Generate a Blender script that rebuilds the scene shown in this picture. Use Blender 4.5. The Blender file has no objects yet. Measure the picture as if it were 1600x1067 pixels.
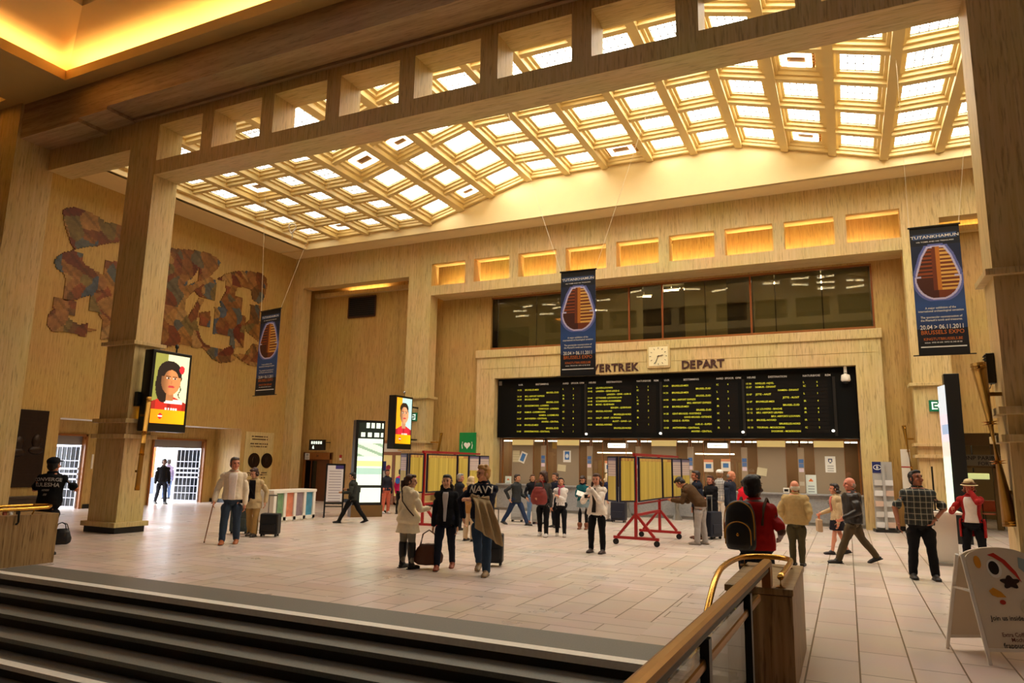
import bpy, bmesh, math, random
from mathutils import Vector, Matrix, noise
R = math.radians
random.seed(7)
SC = bpy.context.scene
COL = SC.collection

# ------------------------------------------------------------------ camera, world, exposure
FPX, YAW, PITCH, ROLL, EYE = 1094.85, -0.443637567, 0.169151208, 0.0186766152, 1.80
_cy, _sy, _cp, _sp = math.cos(YAW), math.sin(YAW), math.cos(PITCH), math.sin(PITCH)
FWD = Vector((_sy*_cp, _cy*_cp, _sp))
_r0 = Vector((_cy, -_sy, 0)); _u0 = _r0.cross(FWD)
RGT = _r0*math.cos(ROLL) + _u0*math.sin(ROLL)
UPV = -_r0*math.sin(ROLL) + _u0*math.cos(ROLL)
EYEP = Vector((0, 0, EYE))
cam_d = bpy.data.cameras.new('camera')
cam_d.sensor_width = 36.0
cam_d.lens = 36.0*FPX/1600.0
cam_d.clip_end = 500
cam = bpy.data.objects.new('camera', cam_d)
COL.objects.link(cam)
M3 = Matrix((RGT, UPV, -FWD)).transposed()
cam.matrix_world = Matrix.Translation(EYEP) @ M3.to_4x4()
SC.camera = cam

SC.view_settings.view_transform = 'Standard'
SC.view_settings.look = 'None'
SC.view_settings.exposure = 0.0
SC.view_settings.gamma = 1.0
SC.view_settings.use_curve_mapping = False
SC.cycles.max_bounces = 10
SC.cycles.diffuse_bounces = 6
SC.cycles.glossy_bounces = 4
SC.cycles.sample_clamp_indirect = 6.0
SC.cycles.caustics_reflective = False
SC.cycles.caustics_refractive = False
SC.cycles.use_denoising = True

W = bpy.data.worlds.new('overcast_sky'); SC.world = W
W.use_nodes = True
W.node_tree.nodes['Background'].inputs[0].default_value = (0.88, 0.93, 1.0, 1)
W.node_tree.nodes['Background'].inputs[1].default_value = 9.0

# light levels (all tuned here)
PANE = 11.0          # daylight through the laylight panes
COVE_NEAR = 70.0    # cove lamps of the nearer ceiling
COVE_BACK = 60.0    # cove lamps behind the rear colonnade
LAMP_BOX = 0.9      # backlit posters

def area(name, loc, size, power, col, rot=(0, 0, 0), spread=180):
    d = bpy.data.lights.new(name, 'AREA'); d.shape = 'RECTANGLE'
    d.size, d.size_y = size; d.energy = power; d.color = col; d.spread = R(spread)
    o = bpy.data.objects.new(name, d); COL.objects.link(o)
    o.location = loc; o.rotation_euler = rot
    return o
WARM = (1.0, 0.60, 0.2)
WARM2 = (1.0, 0.72, 0.33)

# ------------------------------------------------------------------ photograph pixel -> point in the place
def ray(px, py):
    return RGT*(px-800) - UPV*(py-533.5) + FWD*FPX
def fl(px, py, z=0.0):
    d = ray(px, py); return EYEP + d*((z-EYE)/d.z)
def onY(px, py, Y):
    d = ray(px, py); return EYEP + d*(Y/d.y)
def onX(px, py, X):
    d = ray(px, py); return EYEP + d*(X/d.x)
def top_at(base, py):
    """height above the floor of the pixel row py at the standing point base"""
    n = Vector((base.x, base.y, 0)); 
    px = project(Vector((base.x, base.y, 1.0)))[0]
    d = ray(px, py); t = n.dot(Vector((base.x, base.y, 0)))/n.dot(d)
    return (EYEP + d*t).z
def project(p):
    q = p-EYEP; w = q.dot(FWD)
    return 800+FPX*q.dot(RGT)/w, 533.5-FPX*q.dot(UPV)/w

# ------------------------------------------------------------------ materials
MATS = {}
def nodes(name):
    m = bpy.data.materials.new(name); m.use_nodes = True
    nt = m.node_tree; b = nt.nodes['Principled BSDF']
    return m, nt, b
def S(c):                      # sRGB 0..255 -> linear
    return tuple(((v/255.0)/12.92 if v <= 10 else (((v/255.0)+0.055)/1.055)**2.4) for v in c)
def mat(name, rgb, rough=0.6, metal=0.0, emit=0.0, alpha=1.0, spec=0.5, noise_amt=0.0, scale=30.0):
    key = (name, tuple(rgb), rough, metal, emit, noise_amt)
    if key in MATS: return MATS[key]
    m, nt, b = nodes(name)
    c = S(rgb)
    b.inputs['Base Color'].default_value = (*c, 1)
    b.inputs['Roughness'].default_value = rough
    b.inputs['Metallic'].default_value = metal
    b.inputs['Specular IOR Level'].default_value = spec
    if emit:
        b.inputs['Emission Color'].default_value = (*c, 1)
        b.inputs['Emission Strength'].default_value = emit
    if noise_amt:
        tc = nt.nodes.new('ShaderNodeTexCoord'); n = nt.nodes.new('ShaderNodeTexNoise')
        n.inputs['Scale'].default_value = scale; n.inputs['Detail'].default_value = 3
        mr = nt.nodes.new('ShaderNodeMix'); mr.data_type = 'RGBA'
        mr.inputs['A'].default_value = (*[v*(1-noise_amt) for v in c], 1)
        mr.inputs['B'].default_value = (*[min(1, v*(1+noise_amt)) for v in c], 1)
        nt.links.new(tc.outputs['Object'], n.inputs['Vector'])
        nt.links.new(n.outputs['Fac'], mr.inputs['Factor'])
        nt.links.new(mr.outputs['Result'], b.inputs['Base Color'])
    MATS[key] = m
    return m

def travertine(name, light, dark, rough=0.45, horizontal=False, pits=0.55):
    m, nt, b = nodes(name); N = nt.nodes.new; L = nt.links.new
    tc = N('ShaderNodeTexCoord')
    ge = N('ShaderNodeNewGeometry'); sn = N('ShaderNodeSeparateXYZ'); L(ge.outputs['True Normal'], sn.inputs[0])
    ab = N('ShaderNodeMath'); ab.operation = 'ABSOLUTE'; L(sn.outputs['Z'], ab.inputs[0])
    up = N('ShaderNodeMath'); up.operation = 'GREATER_THAN'; up.inputs[1].default_value = 0.7; L(ab.outputs[0], up.inputs[0])
    def noise_(sx, sy, sz, det=4, flat=None):
        mp = N('ShaderNodeMapping'); mp.inputs['Scale'].default_value = (sx, sy, sz)
        n = N('ShaderNodeTexNoise'); n.inputs['Scale'].default_value = 1.0; n.inputs['Detail'].default_value = det
        L(tc.outputs['Object'], mp.inputs['Vector'])
        if flat:        # soffits and treads: the bedding runs along the length
            m2 = N('ShaderNodeMapping'); m2.inputs['Scale'].default_value = flat; L(tc.outputs['Object'], m2.inputs['Vector'])
            mv = N('ShaderNodeMix'); mv.data_type = 'VECTOR'
            L(up.outputs[0], mv.inputs['Factor']); L(mp.outputs['Vector'], mv.inputs['A']); L(m2.outputs['Vector'], mv.inputs['B'])
            L(mv.outputs['Result'], n.inputs['Vector'])
        else: L(mp.outputs['Vector'], n.inputs['Vector'])
        return n
    if horizontal:
        a = noise_(0.5, 9, 9); p = noise_(3, 34, 34, 5)
    else:
        a = noise_(26, 26, 0.7, 5, (.6, 24, 24)); p = noise_(34, 34, 3.0, 5, (3, 34, 34))
    g = noise_(0.7, 0.7, 0.7, 2)
    r1 = N('ShaderNodeMix'); r1.data_type = 'RGBA'
    r1.inputs['A'].default_value = (*S(dark), 1); r1.inputs['B'].default_value = (*S(light), 1)
    mr = N('ShaderNodeMapRange'); mr.inputs['From Min'].default_value = 0.3; mr.inputs['From Max'].default_value = 0.7
    L(a.outputs['Fac'], mr.inputs['Value']); L(mr.outputs['Result'], r1.inputs['Factor'])
    r2 = N('ShaderNodeMix'); r2.data_type = 'RGBA'; r2.blend_type = 'MULTIPLY'
    cr = N('ShaderNodeValToRGB')
    cr.color_ramp.elements[0].position = 0.33; cr.color_ramp.elements[0].color = (0.45, 0.4, 0.34, 1)
    cr.color_ramp.elements[1].position = 0.46; cr.color_ramp.elements[1].color = (1, 1, 1, 1)
    L(p.outputs['Fac'], cr.inputs['Fac']); r2.inputs['Factor'].default_value = pits
    L(r1.outputs['Result'], r2.inputs['A']); L(cr.outputs['Color'], r2.inputs['B'])
    r3 = N('ShaderNodeMix'); r3.data_type = 'RGBA'; r3.blend_type = 'MULTIPLY'; r3.inputs['Factor'].default_value = 0.25
    L(r2.outputs['Result'], r3.inputs['A']); L(g.outputs['Color'], r3.inputs['B'])
    L(r3.outputs['Result'], b.inputs['Base Color'])
    b.inputs['Roughness'].default_value = rough
    b.inputs['Specular IOR Level'].default_value = 0.35
    bu = N('ShaderNodeBump'); bu.inputs['Strength'].default_value = 0.12; bu.inputs['Distance'].default_value = 0.01
    L(p.outputs['Fac'], bu.inputs['Height']); L(bu.outputs['Normal'], b.inputs['Normal'])
    return m

M_TRAV = travertine('travertine', (228, 202, 146), (212, 182, 120))
M_TRAV_SHADE = travertine('shaded_travertine', (212, 176, 108), (194, 156, 88))  # same travertine, its colour deepened to stand for dim warm light
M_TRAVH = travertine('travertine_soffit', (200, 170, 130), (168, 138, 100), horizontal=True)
M_PARAPET = travertine('weathered_travertine', (188, 156, 106), (156, 122, 74), pits=0.95)
M_PLASTER = mat('painted_plaster', (240, 216, 160), 0.55, noise_amt=0.04, scale=2)
M_RIB = mat('painted_ceiling_rib', (228, 202, 136), 0.5, noise_amt=0.03, scale=3)
M_BRASS = mat('polished_brass', (214, 160, 66), 0.24, 0.9)
M_BRASSD = mat('worn_brass', (164, 118, 42), 0.32, 0.75, noise_amt=0.15, scale=12)
M_BLACK = mat('black_paint', (16, 15, 14), 0.35)
M_DARK = mat('dark_metal', (38, 34, 30), 0.4, 0.3)
M_RED = mat('red_steel', (168, 22, 24), 0.4)
M_WHITE = mat('white_laminate', (236, 230, 218), 0.4)
M_GREY = mat('grey_steel', (150, 148, 142), 0.35, 0.4)
M_CHROME = mat('chrome', (200, 200, 200), 0.2, 1.0)
M_RUBBER = mat('black_rubber', (18, 18, 18), 0.7)
M_WOOD = mat('varnished_wood', (150, 92, 40), 0.35, noise_amt=0.2, scale=9)
M_BRONZE = mat('dark_bronze', (44, 28, 17), 0.38, 0.55, noise_amt=0.3, scale=7)

def floor_mat():
    m, nt, b = nodes('stone_floor_tiles'); N = nt.nodes.new; L = nt.links.new
    tc = N('ShaderNodeTexCoord'); mp = N('ShaderNodeMapping')
    mp.inputs['Rotation'].default_value = (0, 0, R(90))
    L(tc.outputs['Object'], mp.inputs['Vector'])
    br = N('ShaderNodeTexBrick')
    br.inputs['Color1'].default_value = (*S((228, 212, 202)), 1)
    br.inputs['Color2'].default_value = (*S((214, 196, 182)), 1)
    br.inputs['Mortar'].default_value = (*S((120, 96, 70)), 1)
    br.inputs['Scale'].default_value = 1.0
    br.inputs['Mortar Size'].default_value = 0.008
    br.inputs['Brick Width'].default_value = 0.86; br.inputs['Row Height'].default_value = 0.43
    br.offset = 0.5
    L(mp.outputs['Vector'], br.inputs['Vector'])
    # second bond: across, used in alternating blocks
    br2 = N('ShaderNodeTexBrick')
    for k in ('Color1', 'Color2', 'Mortar'): br2.inputs[k].default_value = br.inputs[k].default_value
    br2.inputs['Scale'].default_value = 1.0; br2.inputs['Mortar Size'].default_value = 0.007
    br2.inputs['Brick Width'].default_value = 1.04; br2.inputs['Row Height'].default_value = 0.35
    L(tc.outputs['Object'], br2.inputs['Vector'])
    ck = N('ShaderNodeTexChecker'); ck.inputs['Scale'].default_value = 1/2.1
    ck.inputs['Color1'].default_value = (0, 0, 0, 1); ck.inputs['Color2'].default_value = (1, 1, 1, 1)
    L(tc.outputs['Object'], ck.inputs['Vector'])
    sx = N('ShaderNodeSeparateXYZ'); L(tc.outputs['Object'], sx.inputs['Vector'])
    lt = N('ShaderNodeMath'); lt.operation = 'LESS_THAN'; lt.inputs[1].default_value = -0.9
    L(sx.outputs['X'], lt.inputs[0])
    mu = N('ShaderNodeMath'); mu.operation = 'MULTIPLY'
    L(ck.outputs['Fac'], mu.inputs[0]); L(lt.outputs['Value'], mu.inputs[1])
    mx = N('ShaderNodeMix'); mx.data_type = 'RGBA'
    L(mu.outputs['Value'], mx.inputs['Factor']); L(br.outputs['Color'], mx.inputs['A']); L(br2.outputs['Color'], mx.inputs['B'])
    ns = N('ShaderNodeTexNoise'); ns.inputs['Scale'].default_value = 1.3; ns.inputs['Detail'].default_value = 5
    L(tc.outputs['Object'], ns.inputs['Vector'])
    m2 = N('ShaderNodeMix'); m2.data_type = 'RGBA'; m2.blend_type = 'MULTIPLY'; m2.inputs['Factor'].default_value = 0.22
    L(mx.outputs['Result'], m2.inputs['A']); L(ns.outputs['Color'], m2.inputs['B'])
    L(m2.outputs['Result'], b.inputs['Base Color'])
    rr = N('ShaderNodeMapRange'); rr.inputs['To Min'].default_value = 0.2; rr.inputs['To Max'].default_value = 0.42
    L(ns.outputs['Fac'], rr.inputs['Value']); L(rr.outputs['Result'], b.inputs['Roughness'])
    b.inputs['Specular IOR Level'].default_value = 0.5
    bu = N('ShaderNodeBump'); bu.inputs['Strength'].default_value = 0.08; bu.inputs['Distance'].default_value = 0.02
    n3 = N('ShaderNodeTexNoise'); n3.inputs['Scale'].default_value = 4.0; n3.inputs['Detail'].default_value = 3
    L(tc.outputs['Object'], n3.inputs['Vector'])
    L(n3.outputs['Fac'], bu.inputs['Height']); L(bu.outputs['Normal'], b.inputs['Normal'])
    return m
M_FLOOR = floor_mat()
M_TERRAZZO = mat('grey_terrazzo', (106, 105, 98), 0.5, noise_amt=0.35, scale=60)
M_TREAD = mat('dark_stone_tread', (116, 116, 108), 0.6, noise_amt=0.3, scale=50)
M_RISER = mat('shaded_stone_riser', (66, 60, 50), 0.7, noise_amt=0.25, scale=30)  # riser colour darkened to carry the shadow below each nosing
M_NOSING = mat('pale_stone_nosing', (246, 240, 228), 0.5, noise_amt=0.12, scale=25)
M_GRANITE = mat('grey_granite', (150, 150, 150), 0.3, noise_amt=0.3, scale=18)

def vcol_mat(name, emit=0.0, rough=0.5):
    key = ('vcol', name)
    if key in MATS: return MATS[key]
    m, nt, b = nodes(name)
    a = nt.nodes.new('ShaderNodeAttribute'); a.attribute_name = 'Print'
    nt.links.new(a.outputs['Color'], b.inputs['Base Color'])
    b.inputs['Roughness'].default_value = rough
    if emit:
        nt.links.new(a.outputs['Color'], b.inputs['Emission Color'])
        b.inputs['Emission Strength'].default_value = emit
    MATS[key] = m
    return m

def glass_mat(name, tint=(1, 1, 1), refl=0.08, rough=0.0):
    m, nt, b = nodes(name); N = nt.nodes.new; L = nt.links.new
    out = [n for n in nt.nodes if n.type == 'OUTPUT_MATERIAL'][0]
    tr = N('ShaderNodeBsdfTransparent'); tr.inputs[0].default_value = (*tint, 1)
    gl = N('ShaderNodeBsdfGlossy'); gl.inputs['Roughness'].default_value = rough
    fr = N('ShaderNodeFresnel'); fr.inputs['IOR'].default_value = 1.5
    ad = N('ShaderNodeMath'); ad.operation = 'MULTIPLY_ADD'; ad.inputs[1].default_value = 0.8; ad.inputs[2].default_value = refl*0.3
    mx = N('ShaderNodeMixShader')
    L(fr.outputs[0], ad.inputs[0]); L(ad.outputs[0], mx.inputs[0]); L(tr.outputs[0], mx.inputs[1]); L(gl.outputs[0], mx.inputs[2])
    L(mx.outputs[0], out.inputs[0])
    return m
M_GLASS = glass_mat('clear_glass', (0.93, 0.95, 0.93))
M_GLASST = glass_mat('tinted_glass', (0.86, 0.84, 0.76), 0.04)

# ------------------------------------------------------------------ mesh helpers
def link(name, bm, m, parent=None, smooth=False, recalc=True):
    if recalc: bmesh.ops.recalc_face_normals(bm, faces=bm.faces)
    me = bpy.data.meshes.new(name); bm.to_mesh(me); bm.free()
    if isinstance(m, (list, tuple)):
        for x in m: me.materials.append(x)
    elif m: me.materials.append(m)
    if smooth:
        for p in me.polygons: p.use_smooth = True
    o = bpy.data.objects.new(name, me); COL.objects.link(o)
    if parent: o.parent = parent
    return o
def BM(): return bmesh.new()
def box(bm, x0, x1, y0, y1, z0, z1, bevel=0.0):
    vs = [bm.verts.new((x, y, z)) for x in (x0, x1) for y in (y0, y1) for z in (z0, z1)]
    fs = [(0, 1, 3, 2), (4, 6, 7, 5), (0, 4, 5, 1), (2, 3, 7, 6), (0, 2, 6, 4), (1, 5, 7, 3)]
    ff = [bm.faces.new([vs[i] for i in f]) for f in fs]
    if bevel:
        es = list({e for f in ff for e in f.edges})
        bmesh.ops.bevel(bm, geom=es, offset=bevel, segments=2, affect='EDGES', profile=0.5)
    return bm
def obox(bm, c, ax, ay, az, hx, hy, hz):
    """box with centre c and unit axes"""
    vs = [bm.verts.new(c+ax*(i*hx)+ay*(j*hy)+az*(k*hz)) for i in (-1, 1) for j in (-1, 1) for k in (-1, 1)]
    for f in [(0, 1, 3, 2), (4, 6, 7, 5), (0, 4, 5, 1), (2, 3, 7, 6), (0, 2, 6, 4), (1, 5, 7, 3)]:
        bm.faces.new([vs[i] for i in f])
def frame_of(d):
    d = d.normalized(); a = Vector((0, 0, 1)) if abs(d.z) < 0.9 else Vector((1, 0, 0))
    x = d.cross(a).normalized(); y = x.cross(d).normalized()
    return x, y
def bar(bm, p, q, w, h=None, up=None):
    p, q = Vector(p), Vector(q); h = h or w
    d = (q-p); L = d.length; d.normalize()
    if up is None: x, y = frame_of(d)
    else:
        y = (Vector(up)-d*Vector(up).dot(d)).normalized(); x = d.cross(y)
    obox(bm, (p+q)/2, d, x, y, L/2, w/2, h/2)
def tube(bm, pts, rad, n=12, cap=True, closed=False):
    pts = [Vector(p) for p in pts]
    rads = rad if isinstance(rad, (list, tuple)) else [rad]*len(pts)
    rings = []; px = None
    for i, p in enumerate(pts):
        if closed: d = pts[(i+1) % len(pts)]-pts[i-1]
        else: d = (pts[min(i+1, len(pts)-1)]-pts[max(i-1, 0)])
        d.normalize()
        if px is None: x, y = frame_of(d)
        else:
            x = (px-d*px.dot(d))
            x = x.normalized() if x.length > 1e-5 else frame_of(d)[0]
            y = d.cross(x)
        px = x
        rings.append([bm.verts.new(p+(x*math.cos(2*math.pi*k/n)+y*math.sin(2*math.pi*k/n))*rads[i]) for k in range(n)])
    m = len(rings)
    for i in range(m if closed else m-1):
        a, b = rings[i], rings[(i+1) % m]
        for k in range(n):
            bm.faces.new((a[k], a[(k+1) % n], b[(k+1) % n], b[k]))
    if cap and not closed:
        bm.faces.new(rings[0][::-1]); bm.faces.new(rings[-1])
def disc_cyl(bm, c, axis, r, h, n=24):
    c, axis = Vector(c), Vector(axis).normalized()
    tube(bm, [c-axis*h/2, c+axis*h/2], r, n)
def ellipsoid(bm, c, r, rot=None, u=14, v=9):
    mtx = Matrix.Translation(Vector(c)) @ (rot.to_4x4() if rot else Matrix.Identity(4)) @ Matrix.Diagonal((r[0], r[1], r[2], 1))
    bmesh.ops.create_uvsphere(bm, u_segments=u, v_segments=v, radius=1.0, matrix=mtx)
def prism(bm, poly, axis_o, ax, ay, thick):
    """extrude a 2-D polygon (list of (u,v)) lying in the plane (axis_o; ax, ay) by thick along ax x ay"""
    n = ax.cross(ay).normalized()
    lo = [bm.verts.new(axis_o+ax*u+ay*v) for u, v in poly]
    hi = [bm.verts.new(axis_o+ax*u+ay*v+n*thick) for u, v in poly]
    bm.faces.new(lo[::-1]); bm.faces.new(hi)
    for i in range(len(poly)):
        j = (i+1) % len(poly); bm.faces.new((lo[i], lo[j], hi[j], hi[i]))
_fc = {}
def text(bm, s, size, o, ax, ay, align='LEFT', depth=0.0, squeeze=1.0, res=2, bold=0.012):
    """lettering in the plane (o; ax, ay), laid as mesh"""
    key = (s, align, res, bold)
    if key not in _fc:
        cu = bpy.data.curves.new('lettering', 'FONT'); cu.body = s; cu.align_x = align; cu.resolution_u = res; cu.offset = bold
        ob = bpy.data.objects.new('lettering', cu); COL.objects.link(ob)
        dg = bpy.context.evaluated_depsgraph_get()
        me = ob.evaluated_get(dg).to_mesh()
        _fc[key] = ([tuple(v.co) for v in me.vertices], [tuple(p.vertices) for p in me.polygons])
        ob.evaluated_get(dg).to_mesh_clear(); bpy.data.objects.remove(ob); bpy.data.curves.remove(cu)
    V, F = _fc[key]
    ax, ay, o = Vector(ax), Vector(ay), Vector(o); n = ax.cross(ay)
    vs = [bm.verts.new(o+ax*(x*size*squeeze)+ay*(y*size)) for x, y, z in V]
    for f in F:
        try: bm.faces.new([vs[i] for i in f])
        except ValueError: pass
    if depth:
        ret = bmesh.ops.extrude_face_region(bm, geom=list({f for v in vs for f in v.link_faces}))
        for e in ret['geom']:
            if isinstance(e, bmesh.types.BMVert): e.co += n*depth

def tag(o, label, cat, group=None, kind=None):
    o['label'] = label; o['category'] = cat
    if group: o['group'] = group
    if kind: o['kind'] = kind
    return o
def thing(name, label, cat, loc=(0, 0, 0), rz=0.0, group=None):
    o = bpy.data.objects.new(name, None); COL.objects.link(o)
    o.location = loc; o.rotation_euler = (0, 0, rz); o.empty_display_size = 0.2
    return tag(o, label, cat, group)
def struct(name, bm, m, parent=None, smooth=False):
    o = link(name, bm, m, parent, smooth)
    if not parent: o['kind'] = 'structure'
    return o
def printed(name, w, h, nx, ny, fn, m, o, ax, ay, parent=None, thick=0.012, edge=None):
    """a printed sheet: grid of nx x ny cells, each with its own ink colour fn(u, v) (sRGB), with a thickness"""
    o, ax, ay = Vector(o), Vector(ax), Vector(ay); n = ax.cross(ay)
    bm = BM(); lay = bm.loops.layers.float_color.new('Print')
    V = [[bm.verts.new(o+ax*(w*i/nx)+ay*(h*j/ny)) for i in range(nx+1)] for j in range(ny+1)]
    for j in range(ny):
        for i in range(nx):
            c = fn((i+.5)/nx, (j+.5)/ny)
            if c is None: continue
            f = bm.faces.new((V[j][i], V[j][i+1], V[j+1][i+1], V[j+1][i]))
            for l in f.loops: l[lay] = (*S(c), 1)
    for v in [v for v in bm.verts if not v.link_faces]: bm.verts.remove(v)
    ret = bmesh.ops.extrude_face_region(bm, geom=list(bm.faces))
    ks = {e for e in ret['geom'] if isinstance(e, bmesh.types.BMVert)}
    for v in bm.verts:
        if v not in ks: v.co -= n*thick
    return link(name, bm, m, parent)
# ================================================================== THE HALL
YB, YBK, YR = 22.9, 23.43, 23.9        # rear colonnade front, its back, wall behind it
YN, YNK = 11.05, 11.73                 # nearer colonnade
XL = -21.5                             # wall with the mosaic
ZC = 10.4
ST0, ST1 = -12.0, -1.02                # stairwell sides
YS = 6.65                              # top step edge

# floor
bm = BM()
box(bm, -23.4, 14, 7.42, 34, -0.3, 0)
box(bm, ST1+0.02, 14, -8, 7.42, -0.3, 0)
box(bm, -23.4, ST0-0.02, -8, 7.42, -0.3, 0)
struct('floor', bm, M_FLOOR)
bm = BM(); box(bm, ST0-0.02, ST1+0.02, YS+0.13, 7.42, -0.3, 0.0); struct('trim_1', bm, M_TERRAZZO)
bm = BM(); box(bm, ST0, ST1, YS-0.02, YS+0.13, -0.07, 0.004); struct('trim_2', bm, M_NOSING)
# stairs going down
GO, RI = 0.315, 0.163
stairs = BM(); risers = BM(); nos = BM()
y, z = YS, 0.0
for k in range(1, 15):
    y0 = YS-GO*(k-1) - (1.1 if k > 5 else 0); z0 = -RI*k
    if k == 5: dep = GO+1.1
    else: dep = GO
    box(risers, ST0, ST1, y0+0.03, y0+0.06, z0-0.02, z0+RI-0.04)
    m_ = nos if k == 4 else stairs
    box(m_, ST0, ST1, y0-dep-0.03, y0-dep+0.1, z0-0.05, z0+0.002)
    box(stairs, ST0, ST1, y0-dep+0.1, y0+0.06, z0-0.05, z0)
struct('staircase_treads', stairs, M_TREAD); struct('staircase_risers', risers, M_RISER)
struct('trim_3', nos, M_NOSING)
bm = BM()
box(bm, ST0-0.4, ST0, -8, YS+0.1, -4.5, -0.3); box(bm, ST1, ST1+0.3, -8, YS+0.1, -4.5, -0.3)
box(bm, ST0-0.4, ST1+0.3, -8, 1.0, -4.5, -2.3)
struct('stairwell_walls', bm, M_PARAPET)

# wall with the mosaic (left) and its door recess
D0, D1, DH, XD = 13.45, 20.6, 2.86, -22.9
bm = BM()
box(bm, XL-0.4, XL, 11.2, D0, 0, 12.6); box(bm, XL-0.4, XL, D1, YR, 0, 12.6)
box(bm, XL-0.4, XL, D0, D1, DH, 12.6)
struct('wall_left', bm, M_TRAV_SHADE)
bm = BM()
DA, DB = (13.75, 15.3), (17.75, 20.15)
HD = 2.42
box(bm, XD-0.12, XD, D0-.4, DA[0], 0, DH); box(bm, XD-0.12, XD, DA[1], DB[0], 0, DH); box(bm, XD-0.12, XD, DB[1], D1+.4, 0, DH)
for a in (DA, DB): box(bm, XD-0.12, XD, a[0], a[1], HD, DH)
struct('wall_vestibule', bm, M_TRAV_SHADE)
bm = BM()
box(bm, XD, XL-0.4, D0-0.3, D0, 0, DH); box(bm, XD, XL-0.4, D1, D1+0.3, 0, DH)
struct('wall_vestibule_side', bm, M_TRAV_SHADE)
bm = BM(); box(bm, XD, XL-0.4, D0, D1, DH, DH+0.2); struct('ceiling_vestibule', bm, mat('pale_plaster', (226, 220, 214), .6))
bm = BM()
box(bm, XL, XL+0.03, D1, 22.85, 0, 0.14); box(bm, XD, XL, D1-0.03, D1, 0, .14); box(bm, XL, XL+.03, 11.8, D0, 0, .14)
box(bm, XD, XD+.03, DA[1]+.1, DB[0]-.1, 0, .14)
struct('baseboard_left', bm, M_BLACK)

# rear wall behind the colonnade, with the portal bay opening
PX0, PX1 = -11.98, 0.4                  # opening of the departures bay
WZ0, WZ1 = 6.07, 8.12                   # office window
RX0, RX1 = 2.78, 7.6                    # passage on the right
bm = BM()
box(bm, XL-0.4, PX0-0.3, YR, YR+0.3, 0, 12.6)
box(bm, PX1+.62, RX0, YR, YR+0.3, 0, 12.6)
box(bm, RX0, RX1, YR, YR+0.3, 2.84, 12.6); box(bm, RX1, 14, YR, YR+.3, 0, 12.6)
box(bm, PX0-0.3, PX1+0.62, YR, YR+0.3, WZ1, 12.6)
struct('wall_back', bm, M_TRAV_SHADE)
bm = BM()
for a, b in ((XL, PX0-.75), (PX1+.75, RX0)): box(bm, a, b, YR-0.025, YR, 0, 0.14)
struct('baseboard_back', bm, M_BLACK)
# portal surround round the departure board
YP = 23.72
bm = BM()
box(bm, -12.75, PX0, YP, YR+.4, 0, 5.7); box(bm, PX1, 1.12, YP, YR+.4, 0, 5.7)
box(bm, PX0, PX1, YP, YR+.4, 4.9, 5.7)
box(bm, -12.8, 1.17, YP-0.06, YR+.4, 5.7, 6.0, 0.02)
box(bm, -12.55, .95, YP-0.012, YP, 5.28, 5.295)
struct('trim_4', bm, M_TRAV)
# frame of the rear colonnade
def colonnade(y0, y1, m, xs, zb, zo0, zo1, ztop, ops, side_z, first, xl, xr, pil):
    k = first
    for a, b in pil:
        bm = BM(); box(bm, a, b, y0, y1, 0.16, ztop)
        struct('trim_%d' % k, bm, m); k += 1
    bm = BM()
    box(bm, xs[0], xs[1], y0, y1, zb, zo0); box(bm, xs[0], xs[1], y0, y1, zo1, ztop)
    x = xs[0]
    for a, b in ops:
        if a > x+0.01: box(bm, x, a, y0, y1, zo0, zo1)
        x = b
    if xs[1] > x+.01: box(bm, x, xs[1], y0, y1, zo0, zo1)
    for a, b in ((xl, pil[0][0]), (pil[1][1], xr)): box(bm, a, b, y0, y1, side_z, ztop)
    struct('trim_%d' % k, bm, m); k += 1
    return k
opsB = [(-14.46+1.885*i, -14.46+1.885*i+(1.5 if i < 8 else 1.48)) for i in range(8)] + [(0.35, 1.80)]
opsB = [(-14.46, -12.95), (-12.56, -11.06), (-10.69, -9.17), (-8.80, -7.28), (-6.91, -5.42), (-5.06, -3.57), (-3.23, -1.75), (-1.41, 0.03), (0.37, 1.82)]
nk = colonnade(YB, YBK, M_TRAV, (-14.46, 1.82), 8.17, 8.55, 9.45, 12.4, opsB, 9.03, 5, -20.98, 8.2, [(-15.52, -14.46), (1.82, 2.8)])
bm = BM(); box(bm, XL, -20.98, YB, YBK, 0, 12.4); struct('trim_%d' % nk, bm, M_TRAV); nk += 1
opsN = [(-15.19+1.9*i+0.02, -15.19+1.9*i+1.54) for i in range(9)]
nk = colonnade(YN, YNK, M_TRAV, (-15.19, 1.92), 8.66, 9.03, 9.98, 12.4, opsN, 9.5, nk, -19.6, 9.0, [(-16.19, -15.19), (1.92, 2.95)])
# bands, base ledges and plinths of the four piers
k = nk
def pier_trim(x0, x1, y0, y1, zs, k, body_m):
    bm = BM()
    for z, h, o in zs: box(bm, x0-o, x1+o, y0-o, y1+o, z, z+h, 0.008)
    box(bm, x0-0.1, x1+0.1, y0-0.1, y1+0.1, 0.14, 0.25, 0.01)
    struct('trim_%d' % k, bm, body_m)
    bm = BM(); box(bm, x0-0.04, x1+0.04, y0-0.04, y1+0.04, 0, 0.14)
    struct('baseboard_pier_%d' % k, bm, M_BLACK)
    return k+1
for (a, b) in ((-16.19, -15.19), (1.92, 2.95)):
    k = pier_trim(a, b, YN, YNK, ((4.38, .09, .1), (2.52, .1, .1), (2.16, .1, .1)), k, M_TRAV)
for (a, b) in ((-15.52, -14.46), (1.82, 2.8)):
    k = pier_trim(a, b, YB, YBK, ((4.12, .09, .1), (2.42, .09, .1), (2.1, .09, .1)), k, M_TRAV)

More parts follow.
